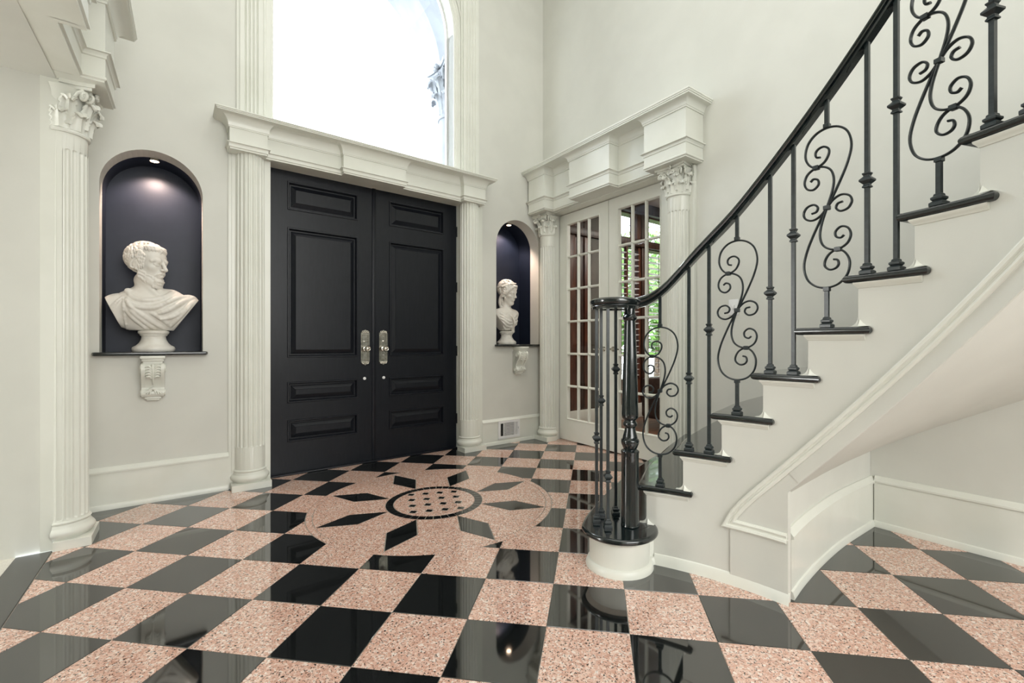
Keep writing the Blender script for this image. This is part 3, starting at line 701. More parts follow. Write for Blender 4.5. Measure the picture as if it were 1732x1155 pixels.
def corbel(label, s, zt, h=0.295, w=0.118):
    t = thing('corbel', label, 'corbel', FW(s, 0, zt-h))
    m_ = MB(); m_.box(s-w*0.54, s+w*0.54, 0, 0.128, zt-0.018, zt, 0.003); m_.box(s-w*0.48, s+w*0.48, 0, 0.116, zt-0.034, zt-0.018, 0.003); m_.box(s-w*0.42, s+w*0.42, 0, 0.106, zt-0.052, zt-0.034)
    m_.map(FW); m_.build('cap', 'trim', t, 30)
    prof = catmull([(0.0, -0.05), (0.10, -0.048), (0.122, -0.065), (0.126, -0.095), (0.112, -0.130), (0.085, -0.165), (0.066, -0.195), (0.062, -0.215), (0.078, -0.232), (0.082, -0.25), (0.066, -0.268), (0.04, -0.272), (0.0, -0.27)], 4)
    m_ = MB(); n = len(prof)
    for k_, (x0, x1, sc) in enumerate(((-0.5, 0.5, 0.9), (-0.5, -0.34, 1.0), (0.34, 0.5, 1.0))):
        a = [FW(s+w*x0, p_*sc, zt+z) for p_, z in prof]; b = [FW(s+w*x1, p_*sc, zt+z) for p_, z in prof]
        m_.grid([a, b], cv=True); m_.add(a, [tuple(range(n))]); m_.add(b, [tuple(range(n))])
    m_.build('scroll_body', 'trim', t, 35)
    for sg in (-1, 1):
        for q in range(2):
            cz, cp, rad = ((-0.085, 0.085, 0.030) if q == 0 else (-0.245, 0.052, 0.020))
            pts = [(s+sg*(w*0.5+0.002), cp+rad*(1-0.85*k/30)*math.cos(k/30*4*PI), zt+cz+rad*(1-0.85*k/30)*math.sin(k/30*4*PI)) for k in range(31)]
            MB().tube([FW(*p_) for p_ in pts], 0.0045, 6).build('side_volute', 'trim', t, 50)
    def on(x, z):
        best = max((p_ for p_, zz in prof if abs(zz-z) < 0.014), default=0.06); return best*0.9
    for sg in (-1, 1):
        for q in range(5):
            z0 = -0.062-0.016*q; ln = 0.054-0.007*q
            pts = [(s+sg*(0.006+0.0*q), z0-0.022), (s+sg*(0.018), z0-0.006), (s+sg*(0.030), z0-0.004-0.004*q*0.3), (s+sg*min(0.05, 0.012+ln*0.8), z0-0.014)]
            MB().tube([FW(x, on(x, z)+0.003, zt+z) for x, z in catmull([(a_, b_) for a_, b_ in pts], 4)], [0.004+0.0045*math.sin(PI*i/12*0.9+0.3) for i in range(13)], 6).build('leaf_lobe', 'trim', t, 60)
        for q in range(4):
            pts = [(s+sg*0.006, -0.222), (s+sg*(0.012+0.010*q), -0.232-0.002*q), (s+sg*(0.016+0.012*q), -0.252+0.002*q)]
            MB().tube([FW(x, on(x, z)+0.004, zt+z) for x, z in catmull(pts, 4)], 0.0055, 6).build('leaf_lobe', 'trim', t, 60)
    MB().tube([FW(s, on(0, z)+0.004, zt+z) for z in (-0.055, -0.08, -0.11, -0.14, -0.17, -0.19)], [0.008, 0.008, 0.0075, 0.007, 0.005, 0.003], 8).build('leaf_rib', 'trim', t, 60)
    MB().tube([FW(s+x, on(0, -0.215)+0.010-abs(x)*0.3, zt-0.213-abs(x)*0.5) for x in (-0.024, -0.012, 0, 0.012, 0.024)], [0.005, 0.009, 0.011, 0.009, 0.005], 8).build('leaf_tip', 'trim', t, 60)
    m_ = MB(); m_.box(s-w*0.36, s+w*0.36, 0, 0.052, zt-0.284, zt-0.270, 0.003); m_.box(s-w*0.28, s+w*0.28, 0, 0.042, zt-h, zt-0.284, 0.003); m_.map(FW); m_.build('foot', 'trim', t, 30)
corbel('carved cream scroll corbel under the bearded bust shelf', -0.205, 0.974)
corbel('carved cream scroll corbel under the female bust shelf', 2.835, 1.019)
for s, z, nm in ((-0.2025, 2.344, 'bearded'), (2.85, 2.386, 'female')):
    t = thing('niche_lamp', 'small recessed puck lamp in the niche above the %s bust' % nm, 'lamp', FW(s, -0.17, z-0.03))
    q = FW(s, -0.17, z-0.004)
    MB().lathe([(0.0, 0), (0.030, 0), (0.032, -0.012), (0.026, -0.014), (0.026, -0.010), (0.0, -0.010)], 24, q).build('housing', 'nickel', t, 40)
    MB().lathe([(0.0, -0.0105), (0.024, -0.0105), (0.022, -0.0135), (0.0, -0.015)], 24, q).build('bulb_lens', 'lamp', t, 40)
    sp = spot('niche_spot', FW(s, -0.17, z-0.03), 16.0, math.radians(118), (1.0, 0.74, 0.62), 0.02, FW(s, -0.30, z-0.45))
    sp.data.spot_blend = 0.5

# ------------------------------------------------------------------ wall vent and light switch
t = thing('wall_vent', 'white slatted air vent set in the baseboard below the female bust', 'vent', FW(2.715, 0.018, 0.05))
m2 = MB(); frame_ring(m2, 2.575, 2.858, 0.052, 0.243, [(0, 0.018), (0.002, 0.026), (0.02, 0.028), (0.03, 0.024), (0.03, 0.019)], FW); m2.build('frame', 'white_plastic', t, 30)
m2 = MB(); m2.box(2.60, 2.835, 0.0182, 0.0195, 0.08, 0.215); m2.map(FW); m2.build('duct_opening', 'dark_void', t, None)
for i in range(10):
    m2 = MB(); z = 0.088+0.0126*i; m2.box(2.648, 2.775, 0.0195, 0.025, z, z+0.006); m2.map(FW); m2.build('slat', 'white_plastic', t, None)
for sx in (2.640, 2.778, 2.792, 2.806, 2.820):
    m2 = MB(); m2.box(sx, sx+0.008, 0.0195, 0.026, 0.08, 0.215); m2.map(FW); m2.build('mullion', 'white_plastic', t, None)
m2 = MB().box(2.83, 2.836, 0.026, 0.036, 0.14, 0.165, 0.002); m2.map(FW); m2.build('damper_lever', 'white_plastic', t, 30)
t = thing('light_switch', 'white light switch plate on the right wall above the stairs', 'switch', (3.2, 1.78, 1.25))
m2 = MB().box(1.742, 1.818, 0.0, 0.007, 1.262, 1.378, 0.003); m2.map(RW); m2.build('plate', 'white_plastic', t, 30)
m2 = MB().box(1.772, 1.788, 0.007, 0.016, 1.305, 1.335, 0.003); m2.map(RW); m2.build('toggle', 'white_plastic', t, 30)

# ------------------------------------------------------------------ French doors
fd = thing('door_2', 'pair of white French doors with small glass panes', 'door', (3.3, 3.095, 0), kind='structure')
XD = -0.075
for side, (y0, y1) in (('left', (3.098, 3.824)), ('right', (2.366, 3.092))):
    leaf = put('door_leaf', None, fd); leaf['label'] = '%s glazed door leaf' % side
    gy0, gy1, gz0, gz1 = y0+0.125, y1-0.125, 0.245, 2.335
    m2 = MB(); slab(m2, [(y0, 0.012), (y1, 0.012), (y1, 2.452), (y0, 2.452)], [[(gy0, gz0), (gy1, gz0), (gy1, gz1), (gy0, gz1)]], RW, XD-0.04, XD); m2.build('stiles_and_rails', 'trim', leaf, None)
    m2 = MB(); frame_ring(m2, gy0-0.012, gy1+0.012, gz0-0.012, gz1+0.012, [(0, XD), (0.003, XD+0.006), (0.009, XD+0.006), (0.013, XD-0.004), (0.014, XD-0.014)], RW); m2.build('glazing_bead', 'trim', leaf, 30)
    cw_ = (gy1-gy0)/3; rh = (gz1-gz0)/6
    def bar(a0, a1, b0, b1, vert):
        mm = MB(); w = 0.012
        pr = [(-w, XD-0.03), (-w, XD-0.012), (-w*0.45, XD-0.002), (w*0.45, XD-0.002), (w, XD-0.012), (w, XD-0.03)]
        if vert: mm.grid([[RW(a0+q, p_, b0) for q, p_ in pr], [RW(a0+q, p_, b1) for q, p_ in pr]])
        else: mm.grid([[RW(a0, p_, b0+q) for q, p_ in pr], [RW(a1, p_, b0+q) for q, p_ in pr]])
        return mm
    for k in (1, 2): bar(gy0+cw_*k, 0, gz0, gz1, True).build('muntin', 'trim', leaf, 30)
    for k in range(1, 6): bar(gy0, gy1, gz0+rh*k, 0, False).build('muntin', 'trim', leaf, 30)
    for i in range(3):
        for j in range(6):
            a, b, c_, d_ = gy0+cw_*i+0.011, gy0+cw_*(i+1)-0.011, gz0+rh*j+0.011, gz0+rh*(j+1)-0.011
            bv = 0.016; m2 = MB(); frame_ring(m2, a, b, c_, d_, [(0, XD-0.021), (bv, XD-0.018)], RW)
            m2.add([RW(a+bv, XD-0.018, c_+bv), RW(b-bv, XD-0.018, c_+bv), RW(b-bv, XD-0.018, d_-bv), RW(a+bv, XD-0.018, d_-bv)], [(0, 1, 2, 3)])
            m2.build('pane', 'glass', leaf, None)
    hy = y0+0.06 if side == 'left' else y1-0.06
    m2 = MB(); P = [[RW(hy+r*math.cos(2*PI*q/16), XD+pp, 1.0+r*math.sin(2*PI*q/16)) for r, pp in ((0.026, 0), (0.026, 0.006), (0.012, 0.010), (0.010, 0.045), (0.001, 0.046))] for q in range(16)]; m2.grid(P, cu=True)
    m2.tube([RW(hy, XD+0.040, 1.0), RW(hy+(0.05 if side == 'left' else -0.05), XD+0.045, 1.002), RW(hy+(0.10 if side == 'left' else -0.10), XD+0.042, 0.998)], 0.008, 8); m2.build('lever_handle', 'nickel', leaf, 40)

# ------------------------------------------------------------------ curved staircase
SCX, SCY = 0.6085, 0.7709; RISE = 0.1862; RN = 1.3168; RS = 1.337; DP = 0.1267
NST = 13
def phi(n): return 0.5462-DP*(n-2)
def rho(n): return phi(n)-0.0331
def cp(r, a, z=None):
    q = (SCX+r*math.cos(a), SCY+r*math.sin(a)); return q if z is None else (q[0], q[1], z)
def idx(a): return 2+(0.5462-a)/DP
def bend(r): return -0.05*max(0.0, r-1.7)
def rout(a, X=3.165): return min((X-SCX)/math.cos(a), 3.0)
stair = thing('staircase', 'curved white staircase with black lacquered treads rising to the right', 'staircase', (1.9, 1.0, 0))
def radial(a, r0, r1, n=8): return [cp(r0+(r1-r0)*k/n, a+bend(r0+(r1-r0)*k/n)) for k in range(n+1)]
def poly_sweep(mb, pts, prof, closed=False):
    """pts (x,y); prof (offset to the left of travel, z); mitred"""
    n = len(pts); R = []
    for i in range(n):
        ns = []
        for a, b in ((i-1, i), (i, i+1)):
            if not closed and (a < 0 or b >= n): continue
            d = (pts[b % n][0]-pts[a % n][0], pts[b % n][1]-pts[a % n][1]); l = math.hypot(*d) or 1; ns.append((-d[1]/l, d[0]/l))
        m = (sum(q[0] for q in ns)/len(ns), sum(q[1] for q in ns)/len(ns)); l2 = m[0]**2+m[1]**2; m = (m[0]/max(l2, 0.25), m[1]/max(l2, 0.25))
        R.append([(pts[i][0]+m[0]*o_, pts[i][1]+m[1]*o_, z) for o_, z in prof])
    mb.grid(R, cu=closed)
    if not closed: mb.add(R[0], [tuple(range(len(prof)))]); mb.add(R[-1], [tuple(range(len(prof)))])
    return mb
def tread_mesh(poly, z):
    """flat slab with a half-round edge all the way round"""
    A = sum(poly[i][0]*poly[(i+1) % len(poly)][1]-poly[(i+1) % len(poly)][0]*poly[i][1] for i in range(len(poly)))
    if A < 0: poly = poly[::-1]
    prof = [(0.014*(1-math.cos(t)), z-0.014+0.014*math.sin(t)) for t in [-PI/2+PI*k/8 for k in range(9)]]
    mb = MB(); poly_sweep(mb, poly, prof, closed=True); n = len(prof); m = len(poly)
    mb.add([mb.v[i*n+n-1] for i in range(m)], [tuple(range(m))]); mb.add([mb.v[i*n] for i in range(m)], [tuple(range(m))])
    return mb
# bottom bullnose step
BC = (1.652, 1.492); BR = 0.181
circ = [(BC[0]+BR*math.cos(math.radians(d)), BC[1]+BR*math.sin(math.radians(d))) for d in range(332, 136, -7)]
front1 = [(1.53, 1.622), (1.60, 1.672), (1.697, 1.73), (1.865, 1.823), (1.964, 1.872), (2.2, 1.985), (2.5, 2.11), (2.80, 2.22), (3.0, 2.285)]
back1 = [cp(2.62, rho(2)-0.046), cp(2.2, rho(2)-0.025), cp(1.7, rho(2)), cp(1.345, rho(2)-0.03)]
poly1 = circ+front1+back1
tread_mesh(poly1, RISE).build('tread', 'gloss', stair, 40)
inset = [(BC[0]+0.142*math.cos(math.radians(d)), BC[1]+0.142*math.sin(math.radians(d))) for d in range(322, 136, -8)]+[(x+0.022, y-0.034) for x, y in front1[1:]]
inset = [cp(1.36, 0.472)]+inset
r1 = MB(); poly_sweep(r1, inset, [(0.0, RISE-0.029), (0.0, 0.036), (0.006, 0.034), (0.012, 0.028), (0.017, 0.012), (0.018, 0.0005), (-0.02, 0.0005), (-0.02, RISE-0.029)])
r1.map(lambda x, y, z: (x, y, z)); r1.build('riser', 'trim', stair, 40)
poly_sweep(MB(), inset, [(0.0, RISE-0.045), (0.006, RISE-0.042), (0.018, RISE-0.030), (0.018, RISE-0.028), (0.0, RISE-0.028)]).build('cove_moulding', 'trim', stair, 40)
for n in range(2, NST+1):
    X = 3.03 if n == 2 else 3.165; z = n*RISE; a = phi(n); an = rho(n+1)
    ro = rout(a-0.06, X); ro2 = rout(an-0.05, X)
    poly = [cp(RN, a-0.194*k/7) for k in range(8)]+[cp(1.352, a-0.194), cp(1.352, an-0.012)]+[cp(q, an+bend(q)-0.012) for q in (1.6, 1.9, 2.2, ro2)]+[cp(q, a+bend(q)) for q in (ro, 2.3, 2.0, 1.7, 1.5)]
    tr = tread_mesh(poly, z).build('tread', 'gloss', stair, 40)
    # cove under the tread end and nosing
    pts = [cp(RS, a-0.182*k/6-0.030) if k else cp(RS, a-0.030) for k in range(7)]
    pts = [cp(q, rho(n)+bend(q)) for q in (2.2, 1.8, 1.5, RS)]+[cp(RS, rho(n)-0.144*k/6) for k in range(1, 7)]
    poly_sweep(MB(), pts, [(0.0, z-0.049), (-0.003, z-0.048), (-0.004, z-0.045), (-0.007, z-0.040), (-0.012, z-0.034), (-0.013, z-0.028), (0.004, z-0.028), (0.004, z-0.049)]).build('cove_moulding', 'trim', tr, 40)
    rr = [cp(RS, rho(n))]+[cp(q, rho(n)+bend(q)) for q in (1.5, 1.7, 2.0, 2.3, rout(rho(n)-0.05, X))]
    MB().grid([[(x, y, zz) for zz in ((n-1)*RISE, z-0.027)] for x, y in rr]).build('riser', 'trim', stair, None)
    # little scotia return where riser meets the tread below
    b = MB(); R_ = []
    for q in range(6):
        t_ = q/5; x_ = 0.034*(1-math.sin(t_*PI/2)); zz = (n-1)*RISE+0.034*(1-math.cos(t_*PI/2))
        R_.append((x_, zz))
    A = [cp(RS-0.001-0.0, rho(n)+x_/RS, zz) for x_, zz in R_]; B_ = [cp(RS+0.02, rho(n)+x_/RS, zz) for x_, zz in R_]
    b.grid([A, B_]); b.add(A+[cp(RS-0.001, rho(n), (n-1)*RISE)], [tuple(range(len(A)+1))]); b.build('shoe_return', 'trim', stair, 40)
    b = MB(); A = [cp(RS-0.016-0.0*q, rho(n)-0.014-0.018*q, (n-1)*RISE) for q in range(2)]
    P = [[cp(RS-0.017+w_, rho(n)-0.004-0.024*t_, (n-1)*RISE+0.001+h_*(1-t_)**2) for w_, h_ in ((0, 0.0), (0.006, 0.006), (0.012, 0.016), (0.018, 0.028))] for t_ in (0, 0.2, 0.4, 0.6, 0.8, 1)]
    b.grid(P); b.build('shoe_return', 'trim', stair, 40)
# stringer wall
PEND = rho(NST+1); PW = 0.062
def zsof(a): return idx(a)*RISE-0.631
sb = MB()
for n in range(2, NST+1):
    a0, a1 = rho(n), rho(n+1); br = [a0+(a1-a0)*k/5 for k in range(6)]
    if a1 < PW < a0: br = sorted(br+[PW+1e-4, PW-1e-4], reverse=True)
    P = []
    for a in br:
        zb_ = 0.0 if a > PW else zsof(a); zt_ = n*RISE-0.027
        P.append([cp(RS, a, zb_), cp(RS, a, zt_), cp(RS+0.03, a, zt_), cp(RS+0.03, a, zb_)])
    sb.grid(P, cv=True); sb.add(P[0], [(0, 1, 2, 3)]); sb.add(P[-1], [(0, 1, 2, 3)])
sb.build('stringer', 'wall', stair, 20)
# soffit
so = MB(); P = []
for k in range(41):
    a = 0.092+(PEND-0.092)*k/40
    P.append([cp(RS+0.001+(rout(a, 3.20)-RS)*q/8, a, zsof(a)) for q in range(9)])
so.grid(P); so.build('soffit', 'wall', stair, 40)
# closing wall under the flight
cw = catmull([(1.990, 0.880), (2.157, 0.906), (2.428, 0.935), (2.758, 0.953), (3.199, 0.948)], 6)
MB().grid([[(x, y, z) for z in (0, 0.44)] for x, y in cw]).build('under_stair_wall', 'wall', stair, 40)
hh = 0.285; th = 0.018
bprof = [(0, 0.0), (-th-0.012, 0.0), (-th-0.012, 0.012), (-th-0.006, 0.03), (-th, 0.034), (-th, hh-0.04), (-th-0.010, hh-0.036), (-th-0.010, hh-0.026), (-th-0.002, hh-0.018), (-th+0.004, hh-0.006), (-th+0.010, hh), (0, hh)]
poly_sweep(MB(), cw, bprof).build('baseboard', 'trim', stair, 30)
# raised trim on the stringer
def on_str(path, prof, name, mt='trim'):
    n = len(path); R = []; pts = [(-RS*a, z) for a, z in path]
    for i in range(n):
        ns = []
        for p_, q_ in ((i-1, i), (i, i+1)):
            if p_ < 0 or q_ >= n: continue
            d = (pts[q_][0]-pts[p_][0], pts[q_][1]-pts[p_][1]); l = math.hypot(*d); ns.append((-d[1]/l, d[0]/l))
        m = (sum(q[0] for q in ns)/len(ns), sum(q[1] for q in ns)/len(ns)); l2 = max(m[0]**2+m[1]**2, 0.2); m = (m[0]/l2, m[1]/l2)
        R.append([cp(RS-o_, -(pts[i][0]+m[0]*w_)/RS, pts[i][1]+m[1]*w_) for w_, o_ in prof])
    mb = MB().grid(R); mb.add(R[0], [tuple(range(len(prof)))]); return mb.build(name, mt, stair, 30)
tprof = [(0.020, 0.0), (0.019, 0.014), (0.014, 0.017), (0.006, 0.015), (0.003, 0.008), (-0.003, 0.007), (-0.006, 0.011), (-0.012, 0.012), (-0.019, 0.007), (-0.020, 0.0)]
tpath = [(0.064, 0.266), (0.10, 0.266), (0.15, 0.266), (0.20, 0.266), (0.236, 0.266), (0.219, 0.312), (0.196, 0.355)]+[(a, idx(a)*RISE-0.528) for a in [0.165-0.05*k for k in range(24)]]
on_str(tpath, tprof, 'raised_trim')
on_str([(a, idx(a)*RISE-0.592) for a in [0.045-0.05*k for k in range(22)]], [(0.026, 0.0), (0.026, 0.002), (-0.024, 0.002), (-0.026, 0.0)], 'lower_band', 'wall')
# shoe at the foot of the stringer
MB().grid([[cp(RS-o_, a, z) for o_, z in ((0.0, 0.05), (0.005, 0.046), (0.011, 0.030), (0.016, 0.0))] for a in [0.485-(0.485-0.055)*k/12 for k in range(13)]]).build('shoe_moulding', 'trim', stair, 30)
MB().grid([[cp(RS-o_, a, z) for o_, z in ((0.0, 0.262), (0.006, 0.258), (0.006, 0.04), (0.0, 0.036))] for a in [0.232-(0.232-0.06)*k/6 for k in range(7)]]).build('stringer_base_panel', 'wall', stair, 30)

# ------------------------------------------------------------------ stair railing
rail = thing('stair_railing', 'black wrought iron stair railing with scroll balusters, newel post and curved handrail', 'railing', (1.69, 1.458, RISE))
RBAL = 1.345
RZ = [(1.6, 1.222), (2.05, 1.223), (2.54, 1.258), (3.0, 1.326), (3.33, 1.394), (3.84, 1.482), (4.55, 1.592)]
def railz(i):
    if i >= RZ[-1][0]: return i*RISE+0.745
    for (a, za), (b, zb_) in zip(RZ, RZ[1:]):
        if i <= b: t_ = max(0, (i-a)/(b-a)); return za+(zb_-za)*t_
hp = [(0.0, 0.0), (0.019, 0.0), (0.021, 0.010), (0.026, 0.013), (0.022, 0.019), (0.027, 0.023), (0.031, 0.033), (0.029, 0.043), (0.020, 0.050), (0.009, 0.053)]
hprof = hp+[(0.0, 0.0535)]+[(-x, y) for x, y in reversed(hp[1:])]
def sweepv(mb, path, prof, closed=False):
    P = [Vector(q) for q in path]; m = len(P); R = []
    for i in range(m):
        a = P[(i-1) % m] if (closed or i > 0) else P[i]; b = P[(i+1) % m] if (closed or i < m-1) else P[i]
        t_ = b-a; t_.z = 0; t_.normalize(); sd = Vector((t_.y, -t_.x, 0)); R.append([P[i]+sd*x+Vector((0, 0, y)) for x, y in prof])
    mb.grid(R, cu=closed, cv=True)
    if not closed: mb.add(R[0], [tuple(range(len(prof)))]); mb.add(R[-1], [tuple(range(len(prof)))])
    return mb
RC = (1.675, 1.54); RR = 0.092
ii = [NST+0.5-0.12*k for k in range(int((NST+0.5-2.15)/0.12)+1)]
raw = [railz(i) for i in ii]
zs_ = [sum(railz(i+d) for d in (-0.3, -0.2, -0.1, 0, 0.1, 0.2, 0.3))/7 for i in ii]
hpath = [cp(RBAL, 0.5462-DP*(i-2), z) for i, z in zip(ii, zs_)]
hpath += [(1.740, 1.478, 1.2225), (1.727, 1.486, 1.2222)]
hand = MB(); sweepv(hand, hpath, hprof)
sweepv(hand, [(RC[0]+RR*math.cos(2*PI*k/48), RC[1]+RR*math.sin(2*PI*k/48), 1.2222) for k in range(48)], hprof, closed=True)
hand = hand.build('handrail', 'gloss', rail, 40)
for i in (4.1, 5.0, 6.2, 7.1, 8.3):
    q = cp(RBAL, 0.5462-DP*(i-2), railz(i)-0.0005)
    MB().lathe([(0.0, -0.001), (0.011, -0.001), (0.011, 0.004)], 16, q).map(lambda x, y, z, q=q: (x, y, z+((x-q[0])*math.sin(0.5462-DP*(i-2))-(y-q[1])*math.cos(0.5462-DP*(i-2)))*1.1)).build('plug', 'gloss', hand, 40)
NP = (1.690, 1.458)
npf = [(0.040, 0.0), (0.044, 0.004), (0.042, 0.010), (0.041, 0.30), (0.041, 0.345), (0.043, 0.350), (0.043, 0.357), (0.036, 0.362), (0.030, 0.366), (0.034, 0.374), (0.041, 0.392), (0.043, 0.406), (0.041, 0.412), (0.036, 0.416), (0.033, 0.430), (0.026, 0.455), (0.024, 0.468), (0.029, 0.474), (0.033, 0.482), (0.033, 0.490), (0.028, 0.497), (0.026, 0.504), (0.036, 0.512), (0.039, 0.520), (0.0395, 0.535), (0.036, 0.66), (0.031, 0.82), (0.026, 0.965), (0.025, 0.978), (0.031, 0.984), (0.034, 0.992), (0.031, 1.0), (0.026, 1.004), (0.024, 1.010), (0.024, 1.037)]
nw = MB().lathe(npf, 32, (NP[0], NP[1], RISE)); nw.build('newel_post', 'gloss', rail, 40)
foot_me = MB().sqlathe([(0.019, 0), (0.019, 0.010), (0.016, 0.013), (0.012, 0.016), (0.016, 0.021), (0.016, 0.027), (0.011, 0.031), (0.010, 0.037), (0.0065, 0.040)]).mesh('baluster_foot', 'iron', None)
kn_me = MB().sqlathe([(0.007, -0.028), (0.012, -0.026), (0.012, -0.022), (0.009, -0.017), (0.009, -0.014), (0.019, -0.003), (0.019, 0.003), (0.009, 0.014), (0.009, 0.017), (0.012, 0.022), (0.012, 0.026), (0.007, 0.028)]).mesh('baluster_knuckle', 'iron', None)
col_me = MB().sqlathe([(0.006, -0.009), (0.010, -0.007), (0.010, 0.007), (0.006, 0.009)]).mesh('baluster_collar', 'iron', None)
def baluster(x, y, z0, z1, rot, kz=None, scroll=False):
    b = put('baluster', None, rail); off = wloc(rail); b.location = Vector((x, y, z0))-off; b.rotation_euler = (0, 0, rot)
    L_ = z1-z0
    def bar(a, c): put('bar', MB().box(-0.0068, 0.0068, -0.0068, 0.0068, a, c).mesh('baluster_bar', 'iron', None), b)
    put('foot', foot_me, b, (0, 0, 0.0005))
    if not scroll:
        bar(0.03, L_+0.004); put('knuckle', kn_me, b, (0, 0, kz)); b['label'] = 'straight square baluster with a stepped knuckle'
    else:
        b['label'] = 'baluster with opposed iron scrolls'
        z0s = 0.152; bar(0.03, z0s-0.004); bar(z0s+0.612, L_+0.004)
        put('collar', col_me, b, (0, 0, z0s-0.006)); put('collar', col_me, b, (0, 0, z0s+0.617))
        for me in SCROLL: put('scroll', me, b, (0, 0, z0s))
        for kx, kz_ in ((195, 537), (138, 316), (252, 758)):
            put('band', col_me, b, ((kx-195)*0.000663*-1, 0, z0s+(947-kz_)*0.000743))
    return b
rotp = lambda l: [(390-x, 1074-y) for x, y in reversed(l)]
UA = [(160, 268), (140, 262), (135, 240), (150, 222), (180, 218), (205, 238), (203, 268), (180, 300), (138, 315), (100, 292), (80, 245), (92, 185), (135, 142), (195, 127), (255, 140), (300, 180), (318, 250), (300, 330), (260, 420), (215, 505), (195, 537)]
UB = [(108, 383), (125, 372), (148, 382), (150, 408), (122, 428), (88, 415), (75, 380), (92, 340), (138, 317), (185, 325), (218, 352), (231, 400), (222, 460), (195, 537)]
UC = [(195, 537), (228, 502), (270, 486), (308, 500), (320, 530), (302, 560), (266, 568), (243, 550), (250, 528), (275, 522)]
def scr(pts, r=0.0040):
    P = catmull(pts, 5); n = len(P)
    return MB().tube([((x-195)*0.000663*-1, 0.0, (947-y)*0.000743) for x, y in P], r, 8).map(lambda x, y, z: (x, y*1.9, z)).mesh('iron_scroll', 'iron', 60)
SCROLL = [scr(UA+rotp(UA)[1:]), scr(UB+rotp(UB)[1:]), scr(UC), scr(rotp(UC))]
for n in range(2, NST):
    for f in ((0.63,) if n % 2 == 0 else (0.41, 0.93)):
        i = n+f; a = 0.5462-DP*(i-2); x, y = cp(RBAL, a); k = int(i*8)
        zr = sum(railz(i+d) for d in (-0.3, -0.2, -0.1, 0, 0.1, 0.2, 0.3))/7
        # local +x points down the flight: image left
        rot = math.atan2(math.cos(a), -math.sin(a))
        baluster(x, y, n*RISE, zr, rot, None if n % 2 == 0 else (0.335 if f < 0.5 else 0.56), n % 2 == 0)
for x, y, kz in ((1.593, 1.585, 0.594), (1.672, 1.631, 0.767), (1.588, 1.505, 0.426), (1.745, 1.600, 0.925), (1.765, 1.518, 1.05)):
    baluster(x, y, RISE, 1.2225, TH*-1, kz-RISE)

# ------------------------------------------------------------------ library beyond the French doors
struct('floor_library', MB().box(3.34, 8.0, 0.2, 4.30, -0.06, -0.012), 'wood_floor', 'brown wood floor of the library behind the French doors', cat='floor')
pm = bpy.data.objects['floor_library']
for k in range(24):
    y = 4.28-0.11*k
    MB().box(3.345, 7.9, y-0.107, y, -0.012, -0.002).build('plank', 'wood_floor', pm, None)
wl = MB(); slab(wl, [(3.35, -0.05), (8.0, -0.05), (8.0, 3.1), (3.35, 3.1)], [[(4.62, 0.55), (5.20, 0.55), (5.20, 2.42), (4.62, 2.42)], [(5.34, 0.55), (6.3, 0.55), (6.3, 2.42), (5.34, 2.42)], [(4.66, 2.54), (5.14, 2.54), (5.14, 2.88), (4.66, 2.88)], [(5.40, 2.54), (6.26, 2.54), (6.26, 2.88), (5.40, 2.88)]], lambda s, p_, z: (s, 4.30-p_, z), -0.14, 0)
struct('wall_library_front', wl, 'wood', 'red brown wood panelled wall with shuttered windows in the library')
struct('wall_library_far', MB().box(7.95, 8.05, 0.2, 4.4, -0.05, 3.1), 'library_wall', 'far grey wall of the library')
struct('wall_library_back', MB().box(3.34, 8.0, 0.1, 0.2, -0.05, 3.1), 'library_wall', 'rear grey wall of the library')
struct('ceiling_library', MB().box(3.34, 8.0, 0.1, 4.44, 3.05, 3.1), 'ceiling', 'pale library ceiling', cat='ceiling')
wlf = bpy.data.objects['wall_library_front']
for x0, x1, m_ in ((3.50, 3.92, 'wood'), (3.98, 4.06, 'wood_dark'), (4.08, 4.16, 'wood'), (4.20, 4.50, 'library_wall'), (4.52, 4.60, 'wood'), (5.215, 5.325, 'wood_dark')):
    MB().box(x0, x1, 4.272, 4.302, 0.22, 2.95, 0.006).build('wall_panel', m_, wlf, 30)
MB().box(3.36, 7.9, 4.22, 4.30, 2.90, 3.05, 0.01).build('crown', 'wood_dark', wlf, 30)
MB().box(3.36, 7.9, 4.24, 4.30, 2.43, 2.53, 0.006).build('picture_rail', 'wood_dark', wlf, 30)
MB().box(3.36, 7.9, 4.262, 4.30, 0.0, 0.20, 0.006).build('skirting', 'trim', wlf, 30)
